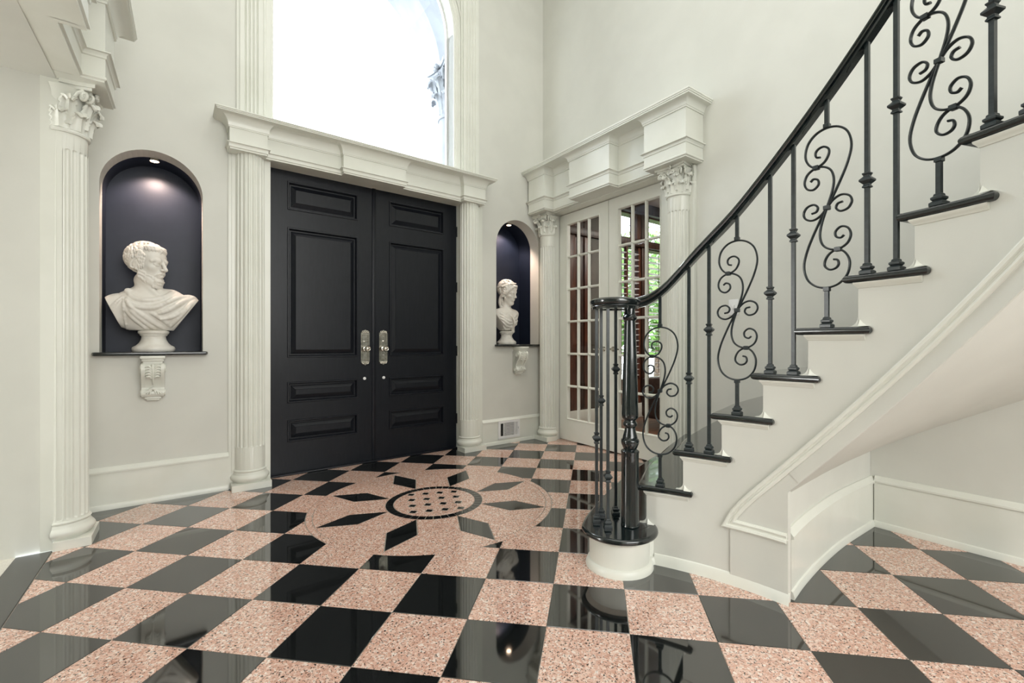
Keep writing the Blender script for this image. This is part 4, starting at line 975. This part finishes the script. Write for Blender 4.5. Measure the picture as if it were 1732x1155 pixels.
for i_, (x0, x1) in enumerate(((4.62, 5.20), (5.34, 6.3))):
    w = thing('window_%d' % (i_+2), ('narrow' if i_ == 0 else 'wide')+' library window with horizontal shutter louvres and transom', 'window', ((x0+x1)/2, 4.30, 0.55), kind='structure')
    frm = MB(); 
    for a, b in ((x0, x0+0.045), (x1-0.045, x1), ((x0+x1)/2-0.02, (x0+x1)/2+0.02)): frm.box(a, b, 4.29, 4.33, 0.55, 2.42)
    frm.build('shutter_frame', 'wood', w, None)
    MB().box(x0, x1, 4.40, 4.404, 0.55, 2.42).build('pane', 'glass', w, None)
    lou = MB().box(-0.5, 0.5, -0.032, 0.032, -0.0035, 0.0035)
    lou.map(lambda x, y, z: (x, y*math.cos(-0.10)-z*math.sin(-0.10), y*math.sin(-0.10)+z*math.cos(-0.10)))
    for (a, b) in ((x0+0.045, (x0+x1)/2-0.02), ((x0+x1)/2+0.02, x1-0.045)):
        me = MB().add([(v[0]*(b-a), v[1], v[2]) for v in lou.v], lou.f).mesh('louvre_slat', 'white_plastic', None)
        for k in range(22):
            o = put('louvre', me, w, Vector(((a+b)/2, 4.31, 0.60+0.082*k))-wloc(w))
        MB().tube([((a+b)/2, 4.275, 0.62), ((a+b)/2, 4.275, 2.36)], 0.006, 6).build('tilt_rod', 'wood_dark', w, 40)
ch = thing('club_chair', 'dark leather armchair in the library seen through the glass panes', 'chair', (4.9, 3.35, 0))
MB().box(4.55, 5.25, 3.05, 3.70, 0.12, 0.42, 0.05).build('seat', 'leather', ch, 40)
MB().box(5.05, 5.25, 3.05, 3.70, 0.35, 0.88, 0.05).build('backrest', 'leather', ch, 40)
for a in (2.96, 3.66): MB().box(4.58, 5.22, a, a+0.12, 0.12, 0.62, 0.04).build('armrest', 'leather', ch, 40)
for x in (4.60, 5.18):
    for y in (3.0, 3.72): MB().lathe([(0.022, -0.002), (0.03, 0.13)], 12, (x, y, 0)).build('leg', 'wood_dark', ch, 40)

# ------------------------------------------------------------------ outdoors: paving, porch arch, columns, trees
struct('ground_outside', MB().box(-14, 22, 4.45, 40, -0.45, -0.25), 'paving', 'pale paving outside the front door', cat='ground')
po = MB(); a0 = 1.30-1.25; a1 = 1.30+1.25
pl_ = [(-3.2, -0.3), (a0, -0.3)]+[(1.30-1.25*math.cos(PI*k/30), 4.48+1.25*math.sin(PI*k/30)) for k in range(31)]+[(a1, -0.3), (5.8, -0.3), (5.8, 6.6), (-3.2, 6.6)]
slab(po, pl_, [], lambda s, p_, z: (s, 5.30+p_, z), 0, 0.5)
pw = thing('porch', 'white stucco porch with a round arch outside the arched window', 'porch', (1.3, 5.5, -0.3))
po.build('arch_wall', 'stucco', pw, 30)
MB().box(-3.2, 5.8, 4.32, 5.3, 5.95, 6.1).build('porch_roof', 'stucco', pw, None)
for x in (a0-0.06, a1+0.06):
    nm = 'left' if x < 1 else 'right'
    t = thing('porch_column', 'white porch column with carved capital outside, %s of the arch' % nm, 'column', (x, 5.10, -0.3))
    MB().lathe([(0.24, -0.25), (0.24, -0.12), (0.19, -0.08), (0.18, 0.1), (0.16, 3.8)], 28, (x, 5.10, 0)).build('shaft', 'stucco', t, 40)
    capital(t, (x, 5.10), 0.165, 3.84, 4.44, -PI/2, 'stucco', full=True)
def tree(label, x, y, h, r, seed):
    rnd = random.Random(seed); t = thing('tree', label, 'tree', (x, y, -0.25), 'trees outside the library windows')
    MB().tube([(x, y, -0.27), (x+0.05, y, h*0.5), (x, y+0.05, h*0.8)], [0.12, 0.09, 0.04], 8).build('trunk', 'bark', t, 40)
    m_ = MB()
    for k in range(1500):
        d = Vector((rnd.gauss(0, 1), rnd.gauss(0, 1), rnd.gauss(0, 1))).normalized()*r*rnd.random()**0.4
        c = Vector((x, y, h*0.72))+Vector((d.x, d.y, d.z*1.25)); u = Vector((rnd.gauss(0, 1), rnd.gauss(0, 1), rnd.gauss(0, 1))).normalized(); v = u.orthogonal().normalized(); s_ = 0.10+0.06*rnd.random()
        m_.add([c-u*s_, c+v*s_*0.5, c+u*s_, c-v*s_*0.5], [(0, 1, 2, 3)])
    o = m_.build('foliage', 'leafgreen', t, None); o['kind'] = 'stuff'
tree('leafy green tree nearest the library windows', 8.3, 7.0, 3.0, 1.2, 1)
tree('leafy green tree beyond the narrow library window', 8.6, 11.2, 4.0, 1.7, 2)
tree('leafy green tree beyond the wide library window', 11.2, 8.6, 4.2, 1.6, 3)

# ------------------------------------------------------------------ marble busts (implicit surfaces, surface-net meshed)
class SDF:
    def __init__(s, lo, hi, res):
        s.ax = [np.arange(a, b, res, dtype=np.float32) for a, b in zip(lo, hi)]; s.D = np.ones([len(a) for a in s.ax], np.float32); s.res = res
    def sub(s, c, rad):
        sl = []
        for k in range(3):
            i0 = np.searchsorted(s.ax[k], c[k]-rad); i1 = np.searchsorted(s.ax[k], c[k]+rad); sl.append(slice(max(0, i0), min(len(s.ax[k]), i1)))
        return tuple(sl), s.ax[0][sl[0]][:, None, None], s.ax[1][sl[1]][None, :, None], s.ax[2][sl[2]][None, None, :]
    def op(s, fn, c, rad, k=0.01, mode='u'):
        sl, x, y, z = s.sub(c, rad+0.035)
        if min([q.stop-q.start for q in sl]) <= 0: return
        d = fn(x, y, z).astype(np.float32); D = s.D[sl]; d = np.broadcast_to(d, D.shape)
        if mode == 'u':
            h = np.clip(0.5+0.5*(D-d)/k, 0, 1); s.D[sl] = D*(1-h)+d*h-k*h*(1-h)
        elif mode == 's':
            h = np.clip(0.5-0.5*(D+d)/k, 0, 1); s.D[sl] = D*(1-h)-d*h+k*h*(1-h)
        elif mode == 'add': s.D[sl] = D+d
    def ell(s, c, r, k=0.01, mode='u', fr=None):
        F = fr or IDF; cw_ = F.p(c)
        def fn(x, y, z):
            a, b, e = F.l(x, y, z); a = a-c[0]; b = b-c[1]; e = e-c[2]
            k0 = np.sqrt((a/r[0])**2+(b/r[1])**2+(e/r[2])**2); k1 = np.sqrt((a/r[0]**2)**2+(b/r[1]**2)**2+(e/r[2]**2)**2)
            return F.s*k0*(k0-1)/np.maximum(k1, 1e-6)
        s.op(fn, cw_, max(r)*F.s, k, mode)
    def cap(s, a, b, r0, r1=None, k=0.008, mode='u', fr=None):
        F = fr or IDF; r1 = r0 if r1 is None else r1; A = np.array(a, float); B = np.array(b, float); d = B-A; L2 = max(d@d, 1e-9)
        m = (A+B)/2; rad = (np.sqrt(L2)/2+max(r0, r1))*F.s
        def fn(x, y, z):
            X, Y, Z_ = F.l(x, y, z); X = X-A[0]; Y = Y-A[1]; Z_ = Z_-A[2]
            t_ = np.clip((X*d[0]+Y*d[1]+Z_*d[2])/L2, 0, 1)
            return F.s*(np.sqrt((X-t_*d[0])**2+(Y-t_*d[1])**2+(Z_-t_*d[2])**2)-(r0+(r1-r0)*t_))
        s.op(fn, F.p(m), rad, k, mode)
    def chain(s, pts, r, k=0.008, mode='u', fr=None):
        n = len(pts); rr = r if hasattr(r, '__len__') else [r]*n
        for i in range(n-1): s.cap(pts[i], pts[i+1], rr[i], rr[i+1], k, mode, fr)
    def front(s, x, z):
        i = min(len(s.ax[0])-1, max(0, int(np.searchsorted(s.ax[0], x)))); k = min(len(s.ax[2])-1, max(0, int(np.searchsorted(s.ax[2], z)))); c = np.nonzero(s.D[i, :, k] < 0)[0]
        return float(s.ax[1][c[0]]) if len(c) else None
    def half(s, n, c):
        d = n[0]*s.ax[0][:, None, None]+n[1]*s.ax[1][None, :, None]+n[2]*s.ax[2][None, None, :]-c; s.D = np.maximum(s.D, d.astype(np.float32))
    def mesh(s):
        D = s.D; I = D < 0; nx, ny, nz = D.shape
        def sl(o): return (slice(o[0], nx-1+o[0]), slice(o[1], ny-1+o[1]), slice(o[2], nz-1+o[2]))
        cs = [(a, b, c) for a in (0, 1) for b in (0, 1) for c in (0, 1)]
        cnt = sum(I[sl(o)].astype(np.int8) for o in cs); act = (cnt > 0) & (cnt < 8)
        ids = -np.ones(act.shape, np.int64); w = np.argwhere(act); ids[act] = np.arange(len(w))
        P = np.zeros((len(w), 3)); C = np.zeros(len(w))
        for a in cs:
            for k in range(3):
                if a[k]: continue
                b = list(a); b[k] = 1
                va = D[tuple((w+np.array(a)).T)]; vb = D[tuple((w+np.array(b)).T)]; m = (va < 0) != (vb < 0)
                t_ = np.where(m, va/np.where(m, va-vb, 1), 0)
                q = np.array(a, float)[None, :]+t_[:, None]*(np.array(b)-np.array(a))[None, :]
                P += np.where(m[:, None], q, 0); C += m
        P = w+P/np.maximum(C, 1)[:, None]
        V = np.stack([s.ax[k][0]+P[:, k]*s.res for k in range(3)], 1)
        F = []
        for k in range(3):
            u, v = (k+1) % 3, (k+2) % 3
            a = [slice(1, -1)]*3; a[k] = slice(0, -1); b = [slice(1, -1)]*3; b[k] = slice(1, None)
            ia = I[tuple(a)]; ib = I[tuple(b)]; e = np.argwhere(ia != ib)
            if not len(e): continue
            inside = ia[tuple(e.T)]; base = e.copy(); base[:, u] += 1; base[:, v] += 1
            def cell(du, dv): q = base.copy(); q[:, u] -= du; q[:, v] -= dv; return ids[tuple(q.T)]
            q = np.stack([cell(1, 1), cell(0, 1), cell(0, 0), cell(1, 0)], 1); q[~inside] = q[~inside][:, ::-1]; F.append(q)
        return V, np.concatenate(F)
class Frame:
    def __init__(s, R, c, sc=1.0): s.R = np.array(R, float); s.c = np.array(c, float); s.s = sc
    def p(s, q): return s.R@(np.array(q, float)*s.s)+s.c
    def l(s, x, y, z):
        x = x-s.c[0]; y = y-s.c[1]; z = z-s.c[2]; R = s.R/s.s
        return R[0, 0]*x+R[1, 0]*y+R[2, 0]*z, R[0, 1]*x+R[1, 1]*y+R[2, 1]*z, R[0, 2]*x+R[1, 2]*y+R[2, 2]*z
IDF = Frame(np.eye(3), (0, 0, 0))
def rotm(yaw, pitch, roll):
    return np.array(Matrix.Rotation(yaw, 3, 'Z') @ Matrix.Rotation(pitch, 3, 'X') @ Matrix.Rotation(roll, 3, 'Y'))
def head(S, F, male):
    """head about 0.30 tall in its frame: face looks along -y, chin at -0.15, crown at 0.15"""
    j = 1.0 if male else 0.93
    S.ell((0, 0.022, 0.045), (0.084, 0.108, 0.100), 0.01, fr=F)
    S.ell((0, -0.032, -0.045), (0.065*j, 0.068, 0.096), 0.03, fr=F)
    S.ell((0, -0.045, -0.110), ((0.043 if male else 0.034), 0.042, 0.032), 0.025, fr=F)
    for e in (-1, 1):
        S.cap((e*(0.060 if male else 0.050), -0.004, -0.066), (e*(0.026 if male else 0.016), -0.066, -0.120), 0.017, 0.018, 0.02, fr=F)
        S.ell((e*0.046, -0.072, -0.022), (0.024, 0.02, 0.018), 0.025, fr=F)
    S.ell((0, -0.055, 0.055), (0.070, 0.045, 0.05), 0.03, fr=F)
    for e in (-1, 1):
        S.ell((e*0.034, -0.108, 0.008), (0.022, 0.020, 0.013), 0.014, 's', fr=F)
        S.ell((e*0.034, -0.082, 0.006), (0.0175, 0.0175, 0.0125), 0.004, fr=F)
        S.chain([(e*0.014, -0.096, 0.008), (e*0.026, -0.1005, 0.0175), (e*0.040, -0.098, 0.017), (e*0.052, -0.086, 0.006)], 0.0036, 0.003, fr=F)
        S.chain([(e*0.015, -0.094, 0.002), (e*0.028, -0.097, -0.005), (e*0.042, -0.094, -0.004), (e*0.052, -0.086, 0.003)], 0.0028, 0.003, fr=F)
        b = 0.0085 if male else 0.0055
        S.chain([(e*0.008, -0.099, 0.026), (e*0.026, -0.099, 0.031), (e*0.044, -0.091, 0.032), (e*0.060, -0.074, 0.024)], [b, b, b*0.9, b*0.6], 0.014, fr=F)
    S.cap((0, -0.097, 0.030), (0, -0.126, -0.024), 0.0095, 0.0115, 0.008, fr=F)
    S.ell((0, -0.125, -0.029), (0.0125, 0.0135, 0.0105), 0.006, fr=F)
    for e in (-1, 1): S.ell((e*0.013, -0.109, -0.030), (0.009, 0.011, 0.008), 0.005, fr=F)
    S.ell((0, -0.094, -0.064), (0.030, 0.014, 0.022), 0.015, fr=F)
    S.chain([(-0.024, -0.096, -0.063), (-0.009, -0.107, -0.058), (0, -0.106, -0.060), (0.009, -0.107, -0.058), (0.024, -0.096, -0.063)], [0.003, 0.0055, 0.005, 0.0055, 0.003], 0.004, fr=F)
    S.chain([(-0.020, -0.096, -0.072), (0, -0.105, -0.074), (0.020, -0.096, -0.072)], [0.004, 0.0075, 0.004], 0.004, fr=F)
    S.chain([(-0.026, -0.097, -0.066), (0, -0.113, -0.0665), (0.026, -0.097, -0.066)], 0.0022, 0.003, 's', fr=F)
    S.ell((0, -0.082, -0.118), (0.022, 0.020, 0.020), 0.02, fr=F)
    for e in (-1, 1):
        S.ell((e*0.083, 0.012, -0.006), (0.011, 0.024, 0.036), 0.006, fr=F)
        pts = [(e*(0.092+0.004*math.sin(t_)), 0.014+0.021*math.sin(t_*1.0-0.4), -0.004+0.033*math.cos(t_)) for t_ in [0.0+0.55*q for q in range(7)]]
        S.chain(pts, 0.0052, 0.003, fr=F); S.ell((e*0.097, 0.008, -0.006), (0.006, 0.010, 0.016), 0.004, 's', fr=F)
        S.ell((e*0.088, 0.004, -0.038), (0.006, 0.007, 0.009), 0.004, fr=F)
def locks(S, F, rnd, n, surf, length, rad, k=0.004, flow=None):
    for _ in range(n):
        p, nrm, tg = surf(rnd); side = np.cross(nrm, tg); cv = rnd.uniform(-1, 1)
        L = length*rnd.uniform(0.7, 1.2); pts = []
        for q in range(4):
            t_ = q/3-0.5; pts.append(tuple(p+tg*L*t_+side*cv*0.012*math.sin(t_*PI)+nrm*(0.004*(1-abs(t_)*2)-abs(t_)*abs(t_)*L*0.22)))
        S.chain(pts, [rad*0.5, rad, rad*0.9, rad*0.35], k, fr=F)
def man():
    S = SDF((-0.275, -0.19, 0.125), (0.275, 0.19, 0.775), 0.0032); rnd = random.Random(3)
    # torso
    S.ell((0, 0.035, 0.27), (0.235, 0.105, 0.150), 0.02); S.cap((-0.19, 0.03, 0.325), (0.20, 0.03, 0.325), 0.062, 0.062, 0.05)
    S.ell((-0.05, 0.0, 0.30), (0.11, 0.09, 0.09), 0.05); S.ell((0.08, 0.0, 0.30), (0.11, 0.09, 0.09), 0.05)
    S.cap((-0.22, 0.02, 0.30), (-0.20, 0.025, 0.23), 0.055, 0.05, 0.04); S.cap((0.21, 0.0, 0.31), (0.15, 0.01, 0.22), 0.058, 0.05, 0.04)
    S.cap((-0.10, 0.035, 0.385), (0.09, 0.035, 0.385), 0.042, 0.042, 0.06)
    fr = Frame(rotm(math.radians(53), math.radians(5), 0), (-0.034, 0.014, 0.595))
    S.cap((-0.012, 0.030, 0.36), (-0.048, 0.034, 0.485), 0.070, 0.060, 0.03)
    S.cap((-0.075, 0.0, 0.50), (0.02, -0.052, 0.385), 0.012, 0.011, 0.02)
    head(S, fr, True)
    # hair cap then locks
    c0 = np.array((0, 0.016, 0.046)); rr = np.array((0.089, 0.121, 0.104))
    def surf(r):
        while True:
            v = np.array([r.gauss(0, 1), r.gauss(0, 1), r.gauss(0, 1)]); v /= np.linalg.norm(v); p = c0+rr*v
            if p[2] < -0.06 or (p[1] < -0.030 and p[2] < 0.098) or (p[1] < -0.012 and p[2] < 0.06) or (p[2] < 0.03 and p[1] < 0.035): continue
            nr = v/rr; nr /= np.linalg.norm(nr); crown = np.array((0, 0.06, 0.17)); tg = p-crown; tg -= nr*(tg@nr); tg /= max(np.linalg.norm(tg), 1e-6); return p, nr, tg
    locks(S, fr, rnd, 300, surf, 0.042, 0.0085, 0.0015)
    for row in range(2):
        for q in range(12):  # fringe combed over the forehead
            x = -0.068+0.0124*q+0.006*row; y = -0.096+x*x*8.5+0.006*row; dz = rnd.uniform(-.005, .005)+0.014*row
            S.chain([(x*0.85, y+0.034, 0.124+row*0.006), (x*0.96, y+0.010, 0.112+dz*0.5), (x+0.002, y-0.001, 0.098+dz), (x+0.006, y+0.001, 0.080+dz)], [0.006, 0.0095, 0.0090, 0.0035], 0.0015, fr=fr)
    for e in (-1, 1):    # temples, sideburns and beard
        for q in range(4):
            for w_ in range(3): j_ = rnd.uniform(-.008, .008); S.chain([(e*(0.079+0.003*w_), -0.030+0.014*w_, 0.080-0.024*q+j_), (e*(0.083+0.003*w_), -0.040+0.013*w_+j_*0.4, 0.060-0.024*q+j_), (e*(0.079+0.003*w_), -0.040+0.012*w_, 0.038-0.024*q+j_)], [0.003, 0.0072, 0.003], 0.0015, fr=fr)
        for q in range(13):
            t_ = (q+0.5)/13; x = e*(0.077-0.052*t_); y = 0.006-0.088*t_; z = -0.040-0.062*t_
            for r_ in range(3):
                jx = rnd.uniform(-.003, .003); zz = z-0.021*r_+rnd.uniform(-.004, .004); o_ = 1.05-0.05*r_
                S.chain([(x*o_, y-0.004+jx, zz+0.012), (x*(o_+0.03), y-0.011+jx, zz-0.002), (x*o_-e*0.004, y-0.012, zz-0.018)], [0.004, 0.0075, 0.003], 0.002, fr=fr)
        S.chain([(e*0.002, -0.109, -0.048), (e*0.014, -0.108, -0.051), (e*0.028, -0.098, -0.060), (e*0.036, -0.087, -0.074)], [0.005, 0.007, 0.0065, 0.003], 0.002, fr=fr)
    S.ell((0, -0.074, -0.122), (0.036, 0.030, 0.028), 0.012, fr=fr)
    for row in range(3):
        for q in range(8):
            x = -0.032+0.0092*q+0.004*(row % 2); yy = -0.101+x*x*14+0.008*row; z = -0.098-0.018*row
            S.chain([(x, yy, z), (x*1.04, yy-0.006, z-0.013), (x*1.0+0.002, yy-0.001, z-0.028)], [0.005, 0.0078, 0.003], 0.002, fr=fr)
    # drapery folds
    def C(cx_, cz): return ((cx_-537)*0.000594, (1075-cz)*0.000773)
    def fold(pts, r, k=0.010, dy=0.0):
        P = catmull([C(*p) for p in pts], 4); Q = []
        for x, z in P:
            y = S.front(x, z)
            if y is not None: Q.append((x, y+dy, z))
        n = len(Q)
        if n > 1: S.chain(Q, [r*(0.55+0.45*math.sin(PI*(i+0.5)/n)) for i in range(n)], k)
    folds = [([(315, 570), (360, 610), (450, 628), (560, 618), (650, 585), (720, 530)], 0.013), ([(305, 610), (340, 660), (420, 690), (540, 690), (660, 640), (780, 570)], 0.014),
             ([(295, 630), (300, 700), (350, 770), (420, 830), (480, 880)], 0.012), ([(308, 630), (350, 720), (440, 800), (540, 875)], 0.013), ([(330, 680), (420, 745), (520, 810), (620, 870)], 0.012),
             ([(560, 748), (680, 700), (800, 630), (900, 585)], 0.015), ([(520, 740), (620, 790), (690, 850)], 0.012), ([(640, 650), (740, 600), (860, 575), (930, 590)], 0.014), ([(600, 790), (720, 760), (840, 680), (920, 610)], 0.012), ([(700, 840), (780, 760), (870, 670)], 0.010), ([(290, 600), (225, 650), (175, 740)], 0.005), ([(275, 620), (280, 720), (300, 880)], 0.004), ([(270, 600), (205, 665), (160, 720)], 0.004)]
    for f_, r_ in folds: fold(f_, r_)
    x, z = C(315, 548); S.ell((x, (S.front(x, z) or -0.05)-0.004, z), (0.021, 0.016, 0.018), 0.004)
    S.half((0, 0, -1), -0.145)
    for (xa, za), (xb, zb_) in (((-0.254, 0.367), (-0.162, 0.145)), ((0.108, 0.145), (0.252, 0.367))):
        dx, dz = xb-xa, zb_-za; l = math.hypot(dx, dz); n_ = (dz/l, 0, -dx/l)
        if n_[0]*(0-xa)+n_[2]*(0.3-za) > 0: n_ = (-n_[0], 0, -n_[2])
        S.half(n_, n_[0]*xa+n_[2]*za)
    return S.mesh()
def woman():
    S = SDF((-0.19, -0.19, 0.115), (0.21, 0.19, 0.74), 0.0032); rnd = random.Random(11)
    S.ell((0.0, 0.02, 0.27), (0.150, 0.095, 0.135), 0.02); S.cap((-0.10, 0.02, 0.335), (0.12, 0.02, 0.335), 0.05, 0.05, 0.05)
    S.ell((0.05, -0.035, 0.255), (0.06, 0.055, 0.06), 0.03); S.ell((-0.05, -0.035, 0.255), (0.06, 0.055, 0.06), 0.03)
    S.cap((0.005, 0.02, 0.35), (0.002, 0.026, 0.470), 0.055, 0.045, 0.035)
    fr = Frame(rotm(math.radians(20), math.radians(15), math.radians(-8)), (0.012, -0.012, 0.565), 0.86)
    head(S, fr, False)
    c0 = np.array((0, 0.032, 0.052)); rr = np.array((0.096, 0.118, 0.108))
    def surf(r):
        while True:
            v = np.array([r.gauss(0, 1), r.gauss(0, 1), r.gauss(0, 1)]); v /= np.linalg.norm(v); p = c0+rr*v
            if p[2] < -0.06 or (p[1] < -0.045 and p[2] < 0.085) or (p[2] < 0.0 and p[1] < 0.02): continue
            nr = v/rr; nr /= np.linalg.norm(nr); crown = np.array((0, 0.0, 0.16)); tg = p-crown; tg -= nr*(tg@nr); tg /= max(np.linalg.norm(tg), 1e-6); return p, nr, tg
    locks(S, fr, rnd, 260, surf, 0.055, 0.011, 0.004)
    for e in (-1, 1):
        for q in range(7): # wavy hair framing the face
            t_ = q/6; S.ell((e*(0.02+0.07*math.sin(t_*PI/2)), -0.098+0.072*t_, 0.106-0.10*t_), (0.019, 0.018, 0.017), 0.006, fr=fr)
        for q in range(30):  # bunches of grapes over the ears
            a = rnd.uniform(0, 6.28); b = rnd.uniform(-1, 1); S.ell((e*(0.098+0.012*rnd.random()), -0.005+0.030*math.cos(a)*abs(b)**.5, -0.005+0.045*b), (0.0105, 0.0105, 0.0105), 0.002, fr=fr)
        for q in range(5):   # vine leaves on the crown
            S.ell((e*(0.03+0.014*q), -0.06+0.022*q, 0.135-0.012*q), (0.030, 0.020, 0.010), 0.003, fr=fr)
        pts = [(e*0.075, 0.05, -0.05), (e*0.085, 0.045, -0.13), (e*0.075, 0.01, -0.20), (e*0.07, -0.03, -0.27)]
        S.chain(catmull(pts, 4), 0.020, 0.008, fr=fr)
        for q in range(16):
            t_ = q/15; S.ell((e*(0.084-0.012*t_)+rnd.uniform(-.01, .01), 0.045-0.075*t_-0.012, -0.06-0.21*t_), (0.011, 0.011, 0.011), 0.003, fr=fr)
    def fold(pts, r, k=0.009):
        Q = []
        for x, z in catmull(pts, 4):
            y = S.front(x, z)
            if y is not None: Q.append((x, y, z))
        if len(Q) > 1: n = len(Q); S.chain(Q, [r*(0.5+0.5*math.sin(PI*(i+0.5)/n)) for i in range(n)], k)
    for k_ in range(5): fold([(-0.11, 0.335-0.03*k_), (-0.04, 0.285-0.03*k_), (0.03, 0.285-0.028*k_), (0.10, 0.33-0.035*k_)], 0.011)
    for k_ in range(4): fold([(0.03-0.012*k_, 0.33), (0.035-0.006*k_, 0.25), (0.03, 0.17)], 0.009)
    n_ = (0.0, 0, -1); S.half(n_, -0.150)
    for sg in (-1, 1):
        a = np.array((sg*0.155, 0.34)); b = np.array((sg*0.06, 0.15)); d = b-a; l = np.hypot(*d); nn = np.array((d[1], -d[0]))/l
        if nn@(np.array((0, 0.3))-a) > 0: nn = -nn
        S.half((nn[0], 0, nn[1]), float(nn@a))
    S.chain([(0.03, -0.075, 0.19), (0.038, -0.070, 0.14), (0.042, -0.06, 0.122)], [0.022, 0.016, 0.006], 0.01)
    return S.mesh()
def bust(label, VF, loc, rz, sx):
    V, F = VF
    me = bpy.data.meshes.new('marble_figure'); me.from_pydata(V.tolist(), [], F.tolist()); me.materials.append(M['marble']); me.shade_smooth(); me.update()
    t = thing('bust', label, 'bust', loc); t.rotation_euler = (0, 0, rz)
    put('figure', me, t)
    prof = [(0.0, 0.0), (0.112, 0.0), (0.117, 0.008), (0.118, 0.020), (0.113, 0.030), (0.108, 0.034), (0.105, 0.036), (0.095, 0.042), (0.080, 0.058), (0.070, 0.078), (0.066, 0.098), (0.068, 0.106), (0.074, 0.109), (0.074, 0.115), (0.082, 0.122), (0.085, 0.130), (0.084, 0.139), (0.06, 0.1455), (0.0, 0.146)]
    put('socle', MB().lathe([(r*sx, z) for r, z in prof], 40).mesh('marble_socle', 'marble', 40), t)
    return t
bust('white marble bust of a bearded man in a toga looking right', man(), FW(-0.205, -0.115, 1.0004), FA, 1.0)
bust('white marble bust of a woman crowned with grapes looking down', woman(), FW(2.815, -0.165, 1.0454), FA, 0.92)
